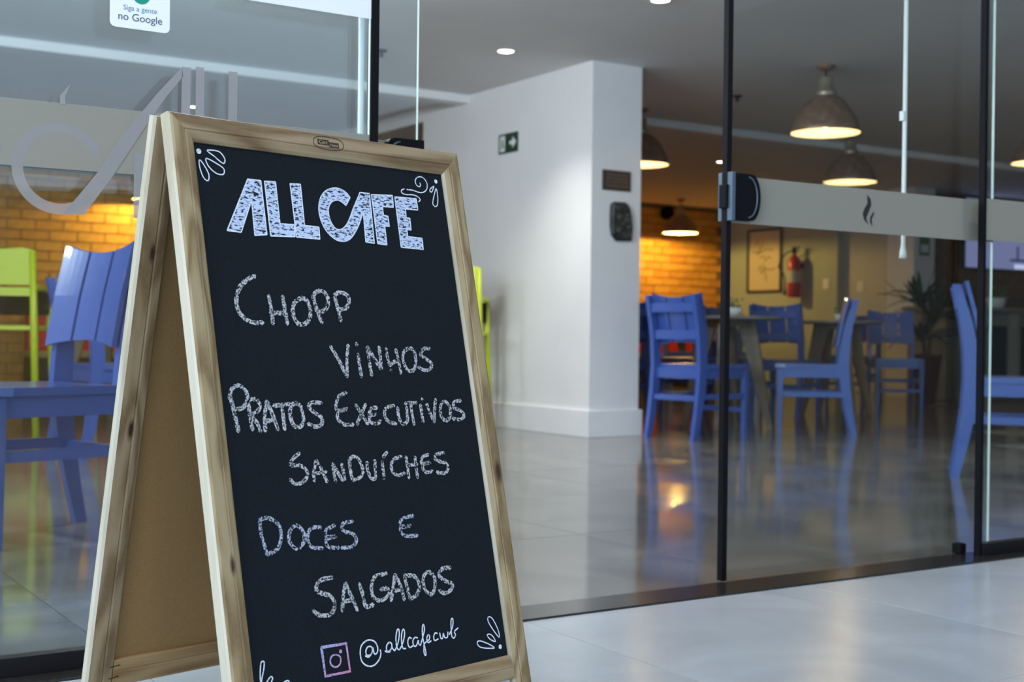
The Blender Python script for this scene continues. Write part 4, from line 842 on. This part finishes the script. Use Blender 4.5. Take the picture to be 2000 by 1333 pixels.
plate(11.85, 10.80, 1.24, 'pale switch plate on the grey recessed wall')
o = empty('pier_notice', (11.69, 9.75, 1.66)); tag(o, 'small green and white notice on the narrow pale pier', 'sign')
link('panel', B(-.085,.085,-.006,-.0005,-.11,.11), MT['herb'], o); link('white_field', B(-.06,.06,-.0075,-.0061,-.075,.01), MT['signwhite'], o)
o = empty('wall_speaker', (10.70, 13.03, 2.19)); tag(o, 'dark round speaker high on the orange brick wall', 'speaker')
bm = bmesh.new(); lathe(bm, [(0,0),(.07,0),(.085,.02),(.085,.10),(0,.10)], 24); bmesh.ops.rotate(bm, verts=bm.verts[:], cent=(0,0,0), matrix=Matrix.Rotation(PI/2,3,'X')); link('housing', bm, MT['blackp'], o, (0,.0,0))
bm = bmesh.new(); lathe(bm, [(0,.11),(.04,.108),(.06,.101)], 20); bmesh.ops.rotate(bm, verts=bm.verts[:], cent=(0,0,0), matrix=Matrix.Rotation(PI/2,3,'X')); link('cone', bm, MT['rubber'], o)
# screen
tv = empty('wall_screen', (13.26, 9.90, 1.86)); tag(tv, 'large lit violet screen on the brown brick wall over the bar', 'television')
link('bezel', B(-.715,.715,-.012,.05,-.41,.41,.004), MT['blackp'], tv)
link('display', B(-.70,.70,-.0145,-.0125,-.395,.395), MT['screen'], tv)
bm = bmesh.new(); box(bm, .10,.42,-.0165,-.0150,-.30,-.27); box(bm, .22,.26,-.0165,-.0150,-.27,-.12); box(bm,-.66,-.30,-.0165,-.0150,.26,.33); link('display_marks', bm, MT['screen_d'], tv)
bm = bmesh.new(); box(bm, .18,.55,-.0165,-.0150,-.385,-.33); box(bm, -.40,-.15,-.0165,-.0150,.28,.37); link('display_highlight', bm, MT['screen_w'], tv)
link('mount', B(-.12,.12,.05,.099,-.12,.12), MT['blackp'], tv)
# bar counter
bc = empty('bar_counter', (13.2, 9.25, 0)); tag(bc, 'grey bar counter with dark recesses behind the right pane', 'counter')
link('worktop', B(-2.05,2.6,-.38,.34,.93,.97,.004), MT['counter'], bc)
link('body', B(-2.0,2.55,-.20,.30,0,.93), MT['counter'], bc)
for k in range(5):
    x = -1.70 + k*.86
    link('recess_panel', B(x,x+.66,-.226,-.202,.16,.78), MT['blackp'], bc); 
    link('post', B(x-.13,x-.07,-.30,-.202,0,.93), MT['counter'], bc)
herb(12.0, 9.05, .97, 'small dark green plant on the bar counter', 2.2)
# palm
pm = empty('potted_palm', (10.36, 8.60, 0)); tag(pm, 'tall dark palm in a tapering oxblood pot at the end of the tables', 'potted plant')
bm = bmesh.new(); lathe(bm, [(0,0),(.085,0),(.09,.01),(.145,.45),(.155,.46),(.155,.485),(.140,.485),(.132,.44),(0,.44)], 32); link('pot', bm, MT['pot'], pm)
bm = bmesh.new(); lathe(bm, [(0,.448),(.131,.442)], 24); link('soil', bm, MT['soil'], pm)
crowns = []
for (dx,dy,h) in ((-.04,.02,1.02),(.05,-.02,.84),(.02,.05,.68)):
    bm = bmesh.new(); tube(bm, [(dx*.5,dy*.5,.445),(dx*.8,dy*.8,.65*h+.2),(dx*1.3,dy*1.3,h)], [.016,.014,.012], 8); link('stem', bm, MT['stem'], pm); crowns.append((dx*1.3,dy*1.3,h))
def leaf_mesh(L, droop):
    bm = bmesh.new(); n = 7; A = []; Bv = []; Cc = []
    for i in range(n+1):
        t = i/n; x = L*t*(1-.12*droop*t); z = L*(.38*t - droop*.62*t*t); hw_ = .034*math.sin(PI*min(1,.10+.90*t))**.7*(1-t*.35)+.001
        A.append(bm.verts.new((x,-hw_,z+.006))); Bv.append(bm.verts.new((x,0,z))); Cc.append(bm.verts.new((x,hw_,z+.006)))
    for i in range(n):
        bm.faces.new((A[i],A[i+1],Bv[i+1],Bv[i])); bm.faces.new((Bv[i],Bv[i+1],Cc[i+1],Cc[i]))
    me = bpy.data.meshes.new('leaf'); bm.to_mesh(me); bm.free(); me.materials.append(MT['leaf'])
    for p in me.polygons: p.use_smooth = True
    return me
lm = [leaf_mesh(.42,.15), leaf_mesh(.46,.6), leaf_mesh(.40,1.0), leaf_mesh(.34,-.4)]
for ci, c in enumerate(crowns):
    for k in range((26,20,14)[ci]):
        o = bpy.data.objects.new('leaf', lm[k % 4]); COL.objects.link(o); o.parent = pm
        o.location = (c[0], c[1], c[2] - random.uniform(0,.10)); o.rotation_euler = (random.uniform(-.3,.3), random.uniform(-.75,.25), k*2.4+random.uniform(-.3,.3)); s_ = random.uniform(.75,1.15); o.scale = (s_,s_,s_)
